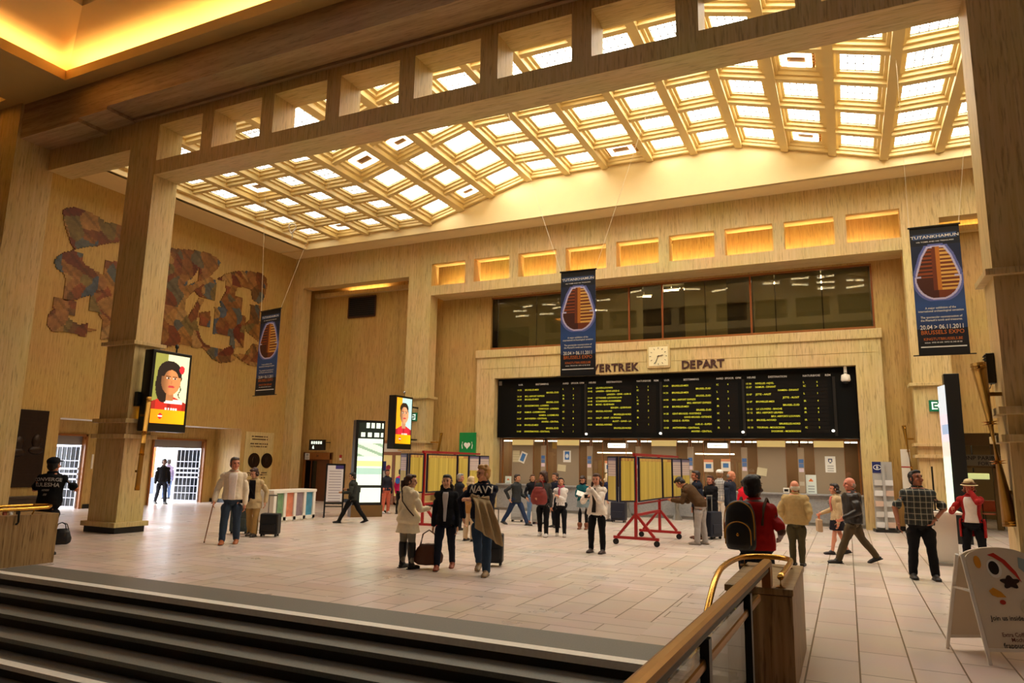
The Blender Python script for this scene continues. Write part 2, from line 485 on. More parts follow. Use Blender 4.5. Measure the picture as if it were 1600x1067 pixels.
# cove trough behind the rear colonnade (its lamps light the wall above)
bm = BM()
box(bm, -14.46, 1.82, YBK+.004, YBK+0.05, 8.17, 8.62); box(bm, -14.46, 1.82, YBK+.05, YR-.005, 8.17, 8.22)
box(bm, -20.98, -15.52, YR-.24, YR-.2, 8.78, 8.95); box(bm, -20.98, -15.52, YR-.2, YR-.005, 8.78, 8.83)
box(bm, 2.8, 8.2, YR-.24, YR-.2, 8.78, 8.95); box(bm, 2.8, 8.2, YR-.2, YR-.005, 8.78, 8.83)
struct('trim_%d' % k, bm, M_TRAV); k += 1
for i in range(6):
    area('cove_lamp', (-13.1+i*2.71, 23.62, 8.30), (2.6, 0.08), COVE_BACK, WARM2, (R(180), 0, 0))
for xc, w, f in ((-18.25, 2.0, .55), (5.4, 5.2, .8)):
    area('cove_lamp', (xc, YR-.1, 8.86), (w, 0.06), COVE_BACK*f, WARM2, (R(180), 0, 0))

# ------------------------------------------------------------------ ceiling of the hall: soffit, fascia, folded coffered laylight
YF = 21.9                              # rear fascia
XF = -20.1
PROF = [(-26, 10.65), (-14.0, 10.65), (-9.85, 11.79), (-2.57, 11.75), (1.45, 10.6), (16, 10.6)]
def prof(x):
    for (a, za), (b, zb_) in zip(PROF, PROF[1:]):
        if a <= x <= b: return za+(zb_-za)*(x-a)/(b-a)
    return PROF[-1][1]
RIBX = [-20.05, -18.44, -16.96, -15.48, -14.0, -12.6, -11.33, -9.83, -8.36, -6.99, -5.42, -3.97, -2.57, -1.22, .1, 1.45, 2.84, 4.25, 5.7, 7.2, 8.6]
RIBY = [YF-1.45*j for j in range(8)]   # 21.9 ... 11.75
bm = BM()
box(bm, XL, 14, YF+.1, YB+.3, ZC, ZC+.1)                       # soffit along the rear wall
box(bm, XL, XF, YNK-.2, YF, ZC, ZC+.1)                      # soffit along the mosaic wall
box(bm, XF, XF+.05, YNK, YF, ZC+.0, ZC+.14)                 # lip
box(bm, XL, XF+.0, YNK-.2, YF, ZC+.1, ZC+.2)
struct('ceiling_soffit', bm, M_PLASTER)
bm = BM()                                                   # fascia closing the end of the fold
pts = [(XF-.3, ZC)]+[(x, prof(x)+.75) for x in (XF-.3, -14, -9.85, -2.57, 1.45, 14)]+[(14, ZC)]
prism(bm, [(x, z) for x, z in pts], Vector((0, YF+.02, 0)), Vector((1, 0, 0)), Vector((0, 0, 1)), -0.12)
box(bm, XF-.12, XF-.02, YNK, YF, ZC, 11.6)
struct('ceiling_fascia', bm, M_PLASTER)
# ribs: deep ones run back, shallow ones across
DEEP = 0.36
bm = BM()
def slab(bm, x0, x1, y0, y1, dz0, dz1):
    """piece of the fold between x0 and x1, from dz0 to dz1 above the rib line"""
    z0, z1 = prof(x0), prof(x1)
    v = [bm.verts.new(p) for p in ((x0, y0, z0+dz0), (x1, y0, z1+dz0), (x1, y1, z1+dz0), (x0, y1, z0+dz0),
                                   (x0, y0, z0+dz1), (x1, y0, z1+dz1), (x1, y1, z1+dz1), (x0, y1, z0+dz1))]
    for f in ((3, 2, 1, 0), (4, 5, 6, 7), (0, 1, 5, 4), (1, 2, 6, 5), (2, 3, 7, 6), (3, 0, 4, 7)): bm.faces.new([v[i] for i in f])
RW = 0.11
for x in RIBX: slab(bm, x-RW, x+RW, RIBY[-1]-.05, YF, 0, DEEP+.05)
for j, yy in enumerate(RIBY):
    for a, b in zip(RIBX, RIBX[1:]): slab(bm, a+RW, b-RW, yy-.09 if j else yy-.12, yy+.09 if j else yy, 0.07, DEEP)
struct('ceiling', bm, M_RIB)
bm = BM()
cells = []
for i, (a, b) in enumerate(zip(RIBX, RIBX[1:])):
    for j in range(7):
        x0, x1, y1, y0 = a+RW, b-RW, RIBY[j]-.09, RIBY[j+1]+.09
        cells.append((i, j, x0, x1, y0, y1))
        s1, s2 = 0.075, 0.15
        # first step of the coffer and the frame that carries the pane
        for (q0, q1, h0, h1) in ((0, s1, .17, DEEP), (s1, s2, .26, DEEP)):
            slab(bm, x0+q0, x0+q1, y0+q0, y1-q0, h0, h1); slab(bm, x1-q1, x1-q0, y0+q0, y1-q0, h0, h1)
            slab(bm, x0+q1, x1-q1, y0+q0, y0+q1, h0, h1); slab(bm, x0+q1, x1-q1, y1-q1, y1-q0, h0, h1)
struct('ceiling_coffers', bm, M_RIB)
LIT = {(i, j) for i in (1, 5, 9, 13, 17) for j in (0, 3, 6)} | {(4, 3)}
M_RING = mat('lit_fixture_diffuser', (255, 240, 205), 0.4, emit=4.0)
M_GOLD = mat('gilt_grille', (150, 104, 40), 0.4, 0.4)
wn = 1
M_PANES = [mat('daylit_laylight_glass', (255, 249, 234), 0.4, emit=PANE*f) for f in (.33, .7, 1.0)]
pane_me = {}
def lay_pane(x, w, d, sl, n):
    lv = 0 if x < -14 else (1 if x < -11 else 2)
    key = (round(w, 2), round(d, 2), round(sl, 3), lv)
    if key not in pane_me:
        bm = BM(); 
        v = [bm.verts.new(p) for p in ((-w/2, -d/2, -sl*w/2), (w/2, -d/2, sl*w/2), (w/2, d/2, sl*w/2), (-w/2, d/2, -sl*w/2))]
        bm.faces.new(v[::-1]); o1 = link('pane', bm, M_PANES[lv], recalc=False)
        bm = BM()
        for q in range(0, 6):
            x = -w/2+w*q/5; box(bm, x-.009, x+.009, -d/2, d/2, sl*x-.02, sl*x-.008)
        for q in range(0, 4):
            yy = -d/2+d*q/3; bar(bm, (-w/2, yy, -sl*w/2-.02), (w/2, yy, sl*w/2-.02), .018, .012)
        o2 = link('glazing_bars', bm, mat('bronze_glazing_bar', (70, 56, 40), .5))
        pane_me[key] = (o1.data, o2.data); bpy.data.objects.remove(o1); bpy.data.objects.remove(o2)
    a, b = pane_me[key]
    o = bpy.data.objects.new('window_%d' % n, a); COL.objects.link(o); o['kind'] = 'structure'
    g = bpy.data.objects.new('glazing_bars', b); COL.objects.link(g); g.parent = o
    return o
fx = []
for i, j, x0, x1, y0, y1 in cells:
    s = .15; a, b, c, d = x0+s, x1-s, y0+s, y1-s
    xm, ym = (a+b)/2, (c+d)/2; sl = (prof(b)-prof(a))/(b-a); zz = (prof(a)+prof(b))/2+.325
    if (i, j) in LIT: fx.append((i, j, xm, ym, zz, sl, b-a, d-c)); continue
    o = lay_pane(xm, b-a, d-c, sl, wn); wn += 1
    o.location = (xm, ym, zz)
# roof above the laylight keeps the daylight in the panes only
bm = BM(); box(bm, -24, 14.2, YNK, 24.4, 12.6, 12.8); struct('roof', bm, M_PLASTER)
fix_me = {}
rowname = {0: 'nearest rear wall', 3: 'middle row', 6: 'just behind near beam'}
colname = {1: 'far left', 4: 'foot of left slope', 5: 'left slope', 9: 'raised middle', 13: 'right slope', 17: 'far right'}
for i, j, xm, ym, zz, sl, w, d in fx:
    t = thing('ceiling_light', 'lit coffer lamp with gilt grille, %s of ceiling, %s' % (colname[i], rowname[j]), 'ceiling light', (xm, ym, zz), 0, 'coffer lamps in the ceiling')
    t.rotation_euler = (0, -math.atan(sl), 0)
    bm = BM()
    q = min(w, d)*.31
    ow, od = q*1.15, q*.95
    for s0 in (-1, 1):
        box(bm, s0*ow-.075, s0*ow+.075, -od-.075, od+.075, -.09, -.03, .02)
        box(bm, -ow+.075, ow-.075, s0*od-.075, s0*od+.075, -.09, -.03)
    link('diffuser', bm, M_RING, t)
    bm = BM(); box(bm, -w/2, w/2, -d/2, d/2, .06, .08)
    box(bm, -ow*.62, ow*.62, -od*.6, od*.6, -.05, .06, .01)
    for q2 in range(-3, 4):
        box(bm, -w/2, w/2, q2*d/7-.02, q2*d/7+.02, -.01, .06)
    box(bm, -.03, .03, -d/2, d/2, .0, .06)
    link('grille', bm, M_GOLD, t)

# ------------------------------------------------------------------ nearer bay: pier, wide beam, tray ceiling with coves
bm = BM(); box(bm, -23, -19.6, 10.17, 11.2, 0, 12); struct('wall_pier', bm, M_TRAV)
bm = BM()
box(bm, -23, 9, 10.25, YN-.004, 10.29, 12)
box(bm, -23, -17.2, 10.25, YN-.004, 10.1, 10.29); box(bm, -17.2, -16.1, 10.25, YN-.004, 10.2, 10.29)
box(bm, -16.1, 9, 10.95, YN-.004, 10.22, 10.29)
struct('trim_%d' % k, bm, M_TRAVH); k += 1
ZN = 11.08
TR = (-17.4, 6.0, -4.0, 9.95)           # tray opening x0 x1 y0 y1
TR2 = (-29, -19.75, -4.0, 9.95)
bm = BM()
box(bm, -19.75, 12, 9.95, 10.25, ZN, ZN+.12); box(bm, -23.4, -19.75, 9.95, 10.25, ZN, ZN+.12)
box(bm, -19.75, -17.4, -8, 9.95, ZN, ZN+.12); box(bm, 6, 14, -8, 9.95, ZN, ZN+.12); box(bm, -17.4, 6, -8, -4, ZN, ZN+.12)
for (x0, x1, y0, y1) in (TR,):
    box(bm, x0, x0+.06, y0, y1, ZN-.0, ZN+.26); box(bm, x1-.06, x1, y0, y1, ZN, ZN+.26)
    box(bm, x0+.06, x1-.06, y1-.06, y1, ZN, ZN+.26); box(bm, x0+.06, x1-.06, y0, y0+.06, ZN, ZN+.26)
box(bm, -19.81, -19.75, -4, 9.95, ZN, ZN+.26); box(bm, -23.4, -19.81, 9.89, 9.95, ZN, ZN+.26)
struct('ceiling_near', bm, mat('ochre_plaster', (206, 172, 104), .6, noise_amt=.05, scale=2))
# tray roof: rises from the lip to a skylight shaft
ZT = 12.05
SH = (-15.5, 4.0, -2.0, 9.0)
bm = BM()
M_OCHRE = mat('yellow_plaster', (230, 206, 150), .6, noise_amt=.04, scale=2)
xo0, xo1, yo0, yo1 = TR[0]-.45, TR[1]+.45, TR[2]-.45, TR[3]+.28
O = [Vector((xo0, yo0, ZN+.12)), Vector((xo1, yo0, ZN+.12)), Vector((xo1, yo1, ZN+.12)), Vector((xo0, yo1, ZN+.12))]
O2 = [p+Vector((0, 0, .42)) for p in O]
I = [Vector((SH[0], SH[2], ZT)), Vector((SH[1], SH[2], ZT)), Vector((SH[1], SH[3], ZT)), Vector((SH[0], SH[3], ZT))]
U = [p+Vector((0, 0, 1.5)) for p in I]
for A, B in ((O, O2), (O2, I), (I, U)):
    for q in range(4):
        bm.faces.new([bm.verts.new(p) for p in (A[q], A[(q+1) % 4], B[(q+1) % 4], B[q])])
bm.faces.new([bm.verts.new(p) for p in ((-29, -8, ZT-.2), (-19.4, -8, ZT-.2), (-19.4, 10.2, ZT-.2), (-29, 10.2, ZT-.2))])
struct('ceiling_tray', bm, M_OCHRE)
bm = BM()
for q in range(10): box(bm, SH[0]+q*2.1, SH[0]+q*2.1+.25, SH[2], SH[3], ZT+.8, ZT+1.3)
for q in range(6): box(bm, SH[0], SH[1], SH[2]+q*2.1, SH[2]+q*2.1+.25, ZT+.85, ZT+1.3)
box(bm, SH[0], SH[0]+.4, SH[2], SH[3], ZT+.3, ZT+.75)
struct('ceiling_shaft_ribs', bm, M_OCHRE)
bm = BM(); box(bm, SH[0], SH[1], SH[2], SH[3], ZT+1.42, ZT+1.5)
struct('window_%d' % wn, bm, mat('skylight_glass', (236, 242, 255), .4, emit=0.35)); wn += 1
# cove lamps of the near tray
for q in range(3):
    area('cove_lamp', (-15.2+q*4.4, TR[3]+.08, ZN+.16), (4.3, .12), COVE_NEAR, WARM, (R(180-35), 0, 0))
for q in range(3):
    area('cove_lamp', (TR[0]-.12, 7.8-q*4.2, ZN+.16), (.12, 4.1), COVE_NEAR*.8, WARM, (R(180), R(-35), 0))
area('cove_lamp', (-20.2, 5, ZN+.2), (.2, 8), COVE_NEAR*1.2, WARM, (R(180), 0, 0))
area('cove_lamp', (-21.6, 10.05, ZN+.2), (3, .12), COVE_NEAR*.6, WARM, (R(180), 0, 0))
# walls that close the place off camera
M_DARKWALL = mat('unseen_dark_wall', (74, 48, 26), .6, noise_amt=.2, scale=4)  # dark finish made up to cut light bounced onto the near colonnade
bm = BM(); box(bm, -29, 14.3, -8.3, -8, -4.5, 13.8); struct('wall_front', bm, M_DARKWALL)
bm = BM(); box(bm, 14, 14.3, -8, 34, -.3, 13.8); struct('wall_right', bm, M_DARKWALL)
bm = BM(); box(bm, -23.4, -23.1, -8, 11.2, -.3, 13.8); struct('wall_left_near', bm, M_DARKWALL)
bm = BM(); box(bm, -29, 14.3, -8.3, 11.9, 13.6, 13.8); struct('roof_near', bm, M_PLASTER)
# ================================================================== DEPARTURES BAY
X_, Y_, Z_ = Vector((1, 0, 0)), Vector((0, 1, 0)), Vector((0, 0, 1))
def facing(h):
    """unit axes of a sheet whose front looks along heading h (0 = -Y, 90 = +X): (right-hand direction as read, normal)"""
    n = Vector((math.sin(R(h)), -math.cos(R(h)), 0)); return Vector((-n.y, n.x, 0)), n

M_TXT_Y = mat('glowing_flap_lettering', (214, 214, 54), .6, emit=0.32)  # glow added so the unlit flaps read brighter
M_TXT_W = mat('white_lettering', (240, 240, 235), .6)
M_TXT_K = mat('black_lettering', (24, 20, 18), .6)
M_BROWNTXT = mat('dark_brown_lettering', (66, 30, 20), .5)
YBD = 24.0
bd = thing('departure_board', 'long black split-flap departure board with yellow destinations over the ticket windows', 'departure board', (0, 0, 0))
bd.location = (PX0+.03, YBD, 2.68)
OFF = Vector((PX0+.03, YBD, 2.68))
def loc(bm, off):
    for v in bm.verts: v.co -= off
    return bm
bm = BM(); box(bm, PX0+.03, PX1-.03, YBD, YBD+.35, 2.68, 4.885); link('casing', loc(bm, OFF), mat('board_black', (9, 9, 8), .5, spec=.15), bd)
ROWS = [
 [("14 32", "BRUXELLES-MIDI", "L", "3"), ("", "BRUSSEL-ZUID"), ("14 34", "BRU. AIRPORT EXPRESS", "IR", "3"), ("14 34", "BRUXELLES-MIDI", "IR", "4"), ("", "BRUSSEL-ZUID"),
  ("14 35", "DENDERMONDE - LOKEREN", "IC", "1"), ("", "TERMONDE - LOKEREN"), ("14 37", "NAMUR - LUXEMBOURG", "IC", "5"), ("", "NAMEN - LUXEMBURG"), ("14 37", "ANTWERPEN - CENTRAAL", "IC", "6"), ("", "ANVERS - CENTRAL"),
  ("14 38", "BRUXELLES-MIDI", "L", "6"), ("", "BRUSSEL-ZUID"), ("14 40", "DENDERMONDE - CENTRAAL", "L", "1")],
 [("14 41", "LEUVEN-LOUVAIN", "L", "1"), ("14 42", "LANDEN - GENK-LIEGE-G", "IC", "5"), ("", "LANDEN - GENK - LUIK-G"), ("14 44", "OTTIGNIES- LOUVAIN-LA-N", "L", "1"), ("14 45", "SCHAERBEEK-SCHAARBEEK", "IC", "1"), ("14 48", "MONS - QUIEVRAIN", "IR", "4"),
  ("", "BERGEN - QUIEVRAIN"), ("14 51", "BRUSSEL-NOORD", "IR", "2"), ("", "BRUXELLES-NORD"), ("14 51", "AALST - GENT - DE PANNE", "IR", "1"), ("", "ALOST - GAND - LA"), ("14 51", "BRUSSEL-NOORD", "L", "1"), ("", "BRUXELLES-NORD"), None],
 [("14 54", "BRUXELLES-MIDI", "IC", "4"), ("", "BRUSSEL-ZUID"), ("14 54", "BRUXELLES-MIDI", "L", "2"), ("", "BRUSSEL-ZUID"), ("14 54", "BRU. AIRPORT EXPRESS", "IR", "3"), ("", "BRU. AIRPORT EXPRESS"), ("14 58", "BRUXELLES-MIDI", "IR", "6"), ("", "BRUSSEL-ZUID"),
  ("14 58", "GENT-BRUGGE- OOSTENDE", "IC", "2"), ("", "GAND-BRUGES- OSTENDE"), ("15 02", "LIEGE-G - EUPEN", "IC", "1"), ("", "LUIK-G - EUPEN"), ("15 03", "ANTWERPEN - CENTRAAL", "IR", "5"), ("", "ANVERS - CENTRAL")],
 [("15 06", "NIVELLES -NIJVEL", "L", "6"), ("15 07", "NAMUR - DINANT", "IC", "3"), ("", "NAMEN - DINANT"), ("15 07", "JETTE - AALST", "L", "1"), ("", "JETTE - ALOST"), ("15 07", "BRUXELLES-MIDI", "IR", "4"), ("", "BRUSSEL-ZUID"), ("15 10", "LA LOUVIERE - BINCHE", "IR", "4"),
  ("15 12", "BRU. AIRPORT/ LEUVEN", "IR", "5"), ("", "BRU. AIRPORT/ LOUVAIN"), ("15 13", "BRUSSEL-NOORD", "IR", "2"), ("", "BRUXELLES-NORD"), ("15 18", "TOURNAI - MOUSCRON", "IC", "2"), ("", "DOORNIK - MOESKROEN")]]
HDRS = [("UUR", "BESTEMMING", "AARD", "SPOOR", "OPM"), ("HEURE", "DESTINATION", "NATURE", "VOIE", "REM")]
PXB = [(808, 820, 873, 879, 895, 905), (918, 931, 986, 995, 1012, 1022), (1036, 1050, 1111, 1120, 1137, 1150), (1166, 1181, 1249, 1256, 1277, 1291)]
yt = YBD-.012
M_FLAP = mat('flap_strip', (20, 15, 11), .6, spec=.15)
M_BOARD = mat('board_black', (9, 9, 8), .5, spec=.15)
for b in range(4):
    xs = [onY(p, 625, yt).x for p in PXB[b]]
    sx0, sx1 = xs[0]-.1, xs[5]+.18
    sec = BM()
    for r in range(14):
        zz = 4.42-r*.119
        box(sec, xs[0]-.03, xs[2]+.03, YBD-.006, YBD+.01, zz-.022, zz+.082)
        box(sec, xs[3]-.03, xs[5]+.06, YBD-.006, YBD+.01, zz-.022, zz+.082)
    sec_o = link('flap_section', loc(sec, OFF), M_FLAP, bd)
    wm = BM()
    H = HDRS[b % 2]
    for s, x in zip(H, (xs[0]+.05, (xs[1]+xs[2])/2-.25, xs[3], xs[4]-.07, xs[5]+.0)):
        text(wm, s, .088, (x, yt, 4.62), X_, Z_)
    for r, row in enumerate(ROWS[b]):
        if not row: continue
        zz = 4.42-r*.119; bm = BM()
        if row[0]:
            text(bm, row[0], .08, (xs[0], yt, zz), X_, Z_); text(bm, row[1], .082, (xs[1], yt, zz), X_, Z_, squeeze=.93)
            text(bm, row[2], .08, (xs[3], yt, zz), X_, Z_); text(bm, row[3], .08, (xs[4], yt, zz), X_, Z_)
        else: text(bm, row[1], .082, (xs[2], yt, zz), X_, Z_, 'RIGHT', squeeze=.93)
        link('train_line', loc(bm, OFF), M_TXT_Y, sec_o, recalc=False)
    o = link('heading_lettering', loc(wm, OFF), M_TXT_W, sec_o, recalc=False)
    bm = BM(); box(bm, sx1+.02, sx1+.1, YBD-.03, YBD, 2.75, 4.6); link('divider', loc(bm, OFF), M_DARK, bd)
for px, py in ((916, 678), (1032, 677), (1161, 675), (1302, 673)):
    c = onY(px, py, YBD-.06)-OFF
    bm = BM(); ellipsoid(bm, c, (.045, .05, .04)); bar(bm, c, c+Vector((0, .1, .0)), .03); link('indicator_lamp', bm, mat('lit_indicator', (255, 250, 235), .4, emit=3), bd, True)
t = thing('security_camera', 'small white dome camera hanging before the right end of the departure board', 'camera', onY(1321, 586, 23.86))
bm = BM(); tube(bm, [(0, .105, .26), (0, 0, .26), (0, 0, .06)], .045); link('bracket', bm, M_WHITE, t)
bm = BM(); tube(bm, [(0, 0, .08), (0, 0, .0), (0, 0, -.16), (0, 0, -.2)], [.06, .12, .14, .11], 16); link('housing', bm, M_WHITE, t, True)
bm = BM(); ellipsoid(bm, (0, 0, -.2), (.09, .09, .08)); link('dome', bm, M_BLACK, t, True)
t = thing('label_plate', 'small grey square plate at the top left corner of the board', 'plate', onY(782, 599, YBD-.012))
bm = BM(); box(bm, -.06, .06, 0, .011, -.08, .08); link('plate', bm, M_GREY, t)
# words over the board
def word(s, px0, px1, z, label):
    x0, x1 = onY(px0, 570, YP).x, onY(px1, 570, YP).x
    t = thing('lettering', label, 'lettering', (x0, YP, z))
    w = (x1-x0)/len(s)
    for i, ch in enumerate(s):
        bm = BM(); text(bm, ch, .375, (w*(i+.5), -.002, 0), X_, Z_, 'CENTER', bold=.03); 
        ret = bmesh.ops.extrude_face_region(bm, geom=list(bm.faces))
        for e in ret['geom']:
            if isinstance(e, bmesh.types.BMVert): e.co.y -= .03
        link('letter', bm, M_BROWNTXT, t)
word('VERTREK', 925, 997, 4.99, 'dark brown word VERTREK above the board, left of the square clock')
word('DEPART', 1066, 1132, 4.99, 'dark brown word DEPART above the board, right of the square clock')
# clock
cc = onY(1029.5, 557, YP)
t = thing('wall_clock', 'square cream wall clock between the two dark words above the board', 'clock', (cc.x, YP-.07, cc.z))
bm = BM(); box(bm, -.40, .40, 0, .068, -.40, .40, .015); link('case', bm, M_TRAV, t)
bm = BM(); box(bm, -.33, .33, -.015, 0, -.33, .33); link('dial', bm, mat('cream_dial', (240, 226, 180), .5), t)
bm = BM()
for q in range(12):
    a = R(30*q); d = Vector((math.sin(a), 0, math.cos(a))); bar(bm, d*.25+Vector((0, -.02, 0)), d*.30+Vector((0, -.02, 0)), .03, .012)
link('hour_marks', bm, M_TXT_K, t)
for nm, an, L, w in (('hour_hand', 30*14.57, .17, .04), ('minute_hand', 6*34, .27, .03)):
    bm = BM(); a = R(an); d = Vector((math.sin(a), 0, math.cos(a))); bar(bm, d*-.04+Vector((0, -.03, 0)), d*L+Vector((0, -.03, 0)), w, .01); link(nm, bm, M_TXT_K, t)

# ------------------------------------------------------------------ ticket windows
YT = 24.42
M_BROWNW = mat('brown_office_wall', (112, 78, 44), .7, noise_amt=.08, scale=3)
bm = BM(); box(bm, PX0-.1, PX1+.1, 26.2, 26.4, 0, 2.9); box(bm, PX0-.3, PX0-.001, YR+.4, 26.3, 0, 6); box(bm, PX1+.001, PX1+.3, YR+.4, 26.3, 0, 6); box(bm, PX0, PX1, YBD+.36, YBD+.45, 2.9, 6); struct('wall_ticket_office', bm, M_BROWNW)
bm = BM(); box(bm, PX0-.1, PX1+.1, YBD+.35, 26.3, 2.68, 2.9); struct('ceiling_ticket_office', bm, mat('dark_ceiling', (60, 46, 28), .8))
ct = thing('ticket_counter', 'long grey granite ticket counter under the windows', 'counter', (PX0, 24.05, 0))
o_ = Vector((PX0, 24.05, 0))
bm = BM(); box(bm, PX0, PX1, 24.12, YT+.05, .1, .92); link('front', loc(bm, o_), M_GRANITE, ct)
bm = BM(); box(bm, PX0, PX1, 24.02, YT+.2, .92, .97, .01); link('top', loc(bm, o_), M_GRANITE, ct)
bm = BM(); box(bm, PX0, PX1, 24.16, YT, 0, .1); link('plinth', loc(bm, o_), M_GREY, ct)
CX = [onY(p, 720, YT).x for p in (817, 888, 960, 1038, 1120, 1206, 1296)]
PXL = [onY(p, 720, YT).x for p in (851, 923, 999, 1080, 1164, 1252)]
M_BLIND = mat('grey_roller_blind', (150, 134, 112), .8, noise_amt=.05, scale=40)
M_HEAD = mat('lit_header', (235, 205, 130), .5, emit=.45)
M_STRIP = mat('tube_light', (255, 240, 205), .5, emit=6)
M_SIGNLIT = mat('lit_white_sign', (255, 250, 235), .5, emit=1.6)
names = ['far left, half covered by pale notices', 'second from left, with a blue poster', 'open, left one of two under a lit sign', 'fourth, behind the timetable boards', 'open, right one of two under a lit sign', 'next to the tan-shirted man', 'far right, with a round white notice']
for i, x in enumerate(CX):
    t = thing('ticket_window', 'ticket window with %s, %s' % ('a grey blind' if i not in (2, 4) else 'brown wall behind', names[i]), 'ticket window', (x, YT, .97), 0, 'ticket windows under the board')
    w = .43
    bm = BM()
    for s0 in (-1, 1): box(bm, s0*.84-.02, s0*.84+.02, -.02, .02, 0, 1.68)
    box(bm, -.84, .84, -.02, .02, 1.64, 1.7)
    for s0 in (-1, 1): box(bm, s0*w-.012, s0*w+.012, -.02, .02, 0, 1.64)
    link('frame', bm, M_WOOD, t)
    bm = BM(); box(bm, -.83, .83, -.004, .004, 0.0, 1.64); link('pane', bm, M_GLASS, t)
    if i not in (2, 4):
        bm = BM(); box(bm, -w, w, -.05, -.04, .0, 1.44); link('blind', bm, M_BLIND, t)
        bm = BM(); box(bm, -w, w, -.05, -.03, 1.44, 1.64); link('header', bm, M_HEAD, t)
    else:
        bm = BM(); box(bm, -.8, .5, .5, .53, 1.18, 1.22); link('tube_lamp', bm, M_STRIP, t)
    bm = BM()
    for a, b in ((-.83, -.62), (-.58, -.46), (.46, .6), (.63, .83)): box(bm, a, b, .06, .1, 1.58, 1.62)
    link('tube_lamp', bm, M_STRIP, t)
for i, x in enumerate(PXL):
    t = thing('steel_post', 'grey steel post with small blue labels, %s of the six between ticket windows' % ['leftmost', 'second from left', 'third from left', 'third from right', 'second from right', 'rightmost'][i], 'post', (x, YT-.1, .97), 0, 'posts between ticket windows')
    bm = BM(); box(bm, -.095, .095, -.05, .05, 0, 1.42, .01); link('post', bm, mat('pale_steel', (168, 150, 126), .45, .2), t)
    for z, c in ((1.0, (70, 110, 170)), (.86, (90, 120, 170)), (.72, (225, 205, 215)), (.3, (190, 180, 160))):
        bm = BM(); box(bm, -.07, .07, -.056, -.05, z-.06, z+.06); link('label', bm, mat('label_%d_%d' % c[:2], c, .5), t)
for p, nm in ((963, 'left'), (1120.5, 'right')):
    c = onY(p, 696, YT-.2)
    t = thing('lit_sign', 'white lit sign box with handwriting, %s one above the ticket windows' % nm, 'sign', c, 0)
    bm = BM(); box(bm, -.32, .32, 0, .08, -.08, .08, .02); link('box', bm, M_SIGNLIT, t)
    bm = BM(); text(bm, 'Loketten', .11, (0, -.006, -.03), X_, Z_, 'CENTER'); link('lettering', bm, M_TXT_K, t, recalc=False)
    bm = BM()
    for sx in (-.25, .25): bar(bm, (sx, .04, .08), (sx, .04, 2.67-c.z), .015)
    link('hanger', bm, M_DARK, t)
# notices on the glass
def notice(px0, py0, px1, py1, Y, fn, label, tilt=0, cat='notice', name='notice', nx=10, ny=14):
    a, b = onY(px0, py1, Y), onY(px1, py0, Y)
    c = (a+b)/2; w, h = abs(b.x-a.x), abs(b.z-a.z)
    r = R(tilt); ax, ay = Vector((math.cos(r), 0, math.sin(r))), Vector((-math.sin(r), 0, math.cos(r)))
    t = thing(name, label, cat, c)
    printed('sheet', w, h, nx, ny, fn, vcol_mat('printed_paper'), -ax*w/2-ay*h/2, ax, ay, t, .006)
    return t
def pale(u, v): return (214, 204, 170) if (int(v*14) % 3) else (196, 186, 150)
def blue(u, v): return (70, 120, 180) if .15 < u < .85 and .12 < v < .88 else (232, 230, 222)
def blue_i(u, v):
    if .15 < u < .85 and .2 < v < .9: return (230, 236, 240) if (u-.5)**2+(v-.55)**2 < .03 else (62, 118, 190)
    return (236, 234, 226)
def orange_blue(u, v):
    if v > .75: return (226, 150, 110)
    return (70, 120, 180) if .18 < u < .82 and .25 < v < .62 else (236, 226, 210)
def white_o(u, v):
    d = ((u-.5)**2+((v-.72)*1.5)**2)
    if .012 < d < .05: return (60, 80, 110)
    if v < .4 and int(v*14) % 2 and .15 < u < .85: return (180, 180, 176)
    return (236, 236, 230)
def white_arc(u, v):
    if .62 < v < .78 and ((u-.5)**2+(v-.55)**2) < .06: return (226, 110, 40)
    if v < .5 and int(v*14) % 2 and .15 < u < .85: return (170, 180, 180)
    return (226, 236, 230)
YG = YT-.06
notice(801, 704, 812, 722, YG, pale, 'pale yellow sheet taped on the far left ticket window')
notice(812, 706, 822, 723, YG-.01, blue, 'tilted blue and white sheet beside the pale sheet, far left window', -22)
notice(789, 744, 799, 761, YG, white_arc, 'white sheet standing on the counter at its far left end')
notice(880, 704, 892, 722, YG, blue_i, 'blue and white poster on the second ticket window from left')
notice(871, 726, 884, 736, YG, pale, 'crooked cream sheet below the blue poster on second window', -5)
notice(945, 720, 958, 738, YG, orange_blue, 'orange and blue poster beside the left timetable edge, behind white-haired woman')
notice(1100, 718, 1114, 737, YG, orange_blue, 'left of the two orange and blue posters behind the white cap')
notice(1127, 717, 1141, 736, YG, orange_blue, 'right of the two orange and blue posters behind the white cap')
notice(1183, 731, 1198, 743, YG, pale, 'crooked cream sheet on glass above the red-shirted man', -9)
notice(1290, 713, 1305, 738, YG, white_o, 'white notice with a dark round symbol on the far right window')
notice(1260, 742, 1275, 771, YG-.02, white_arc, 'tall white notice with an orange arc right of tan-shirted man')
t = thing('card_reader', 'small white device on the counter left of the tan-shirted man', 'device', onY(1229, 772, 24.2)); t.location.z = .97
bm = BM(); box(bm, -.09, .09, -.05, .05, 0, .16, .01); link('body', bm, M_WHITE, t)
bm = BM(); box(bm, -.06, .06, -.056, -.05, .05, .12); link('screen', bm, M_BLACK, t)
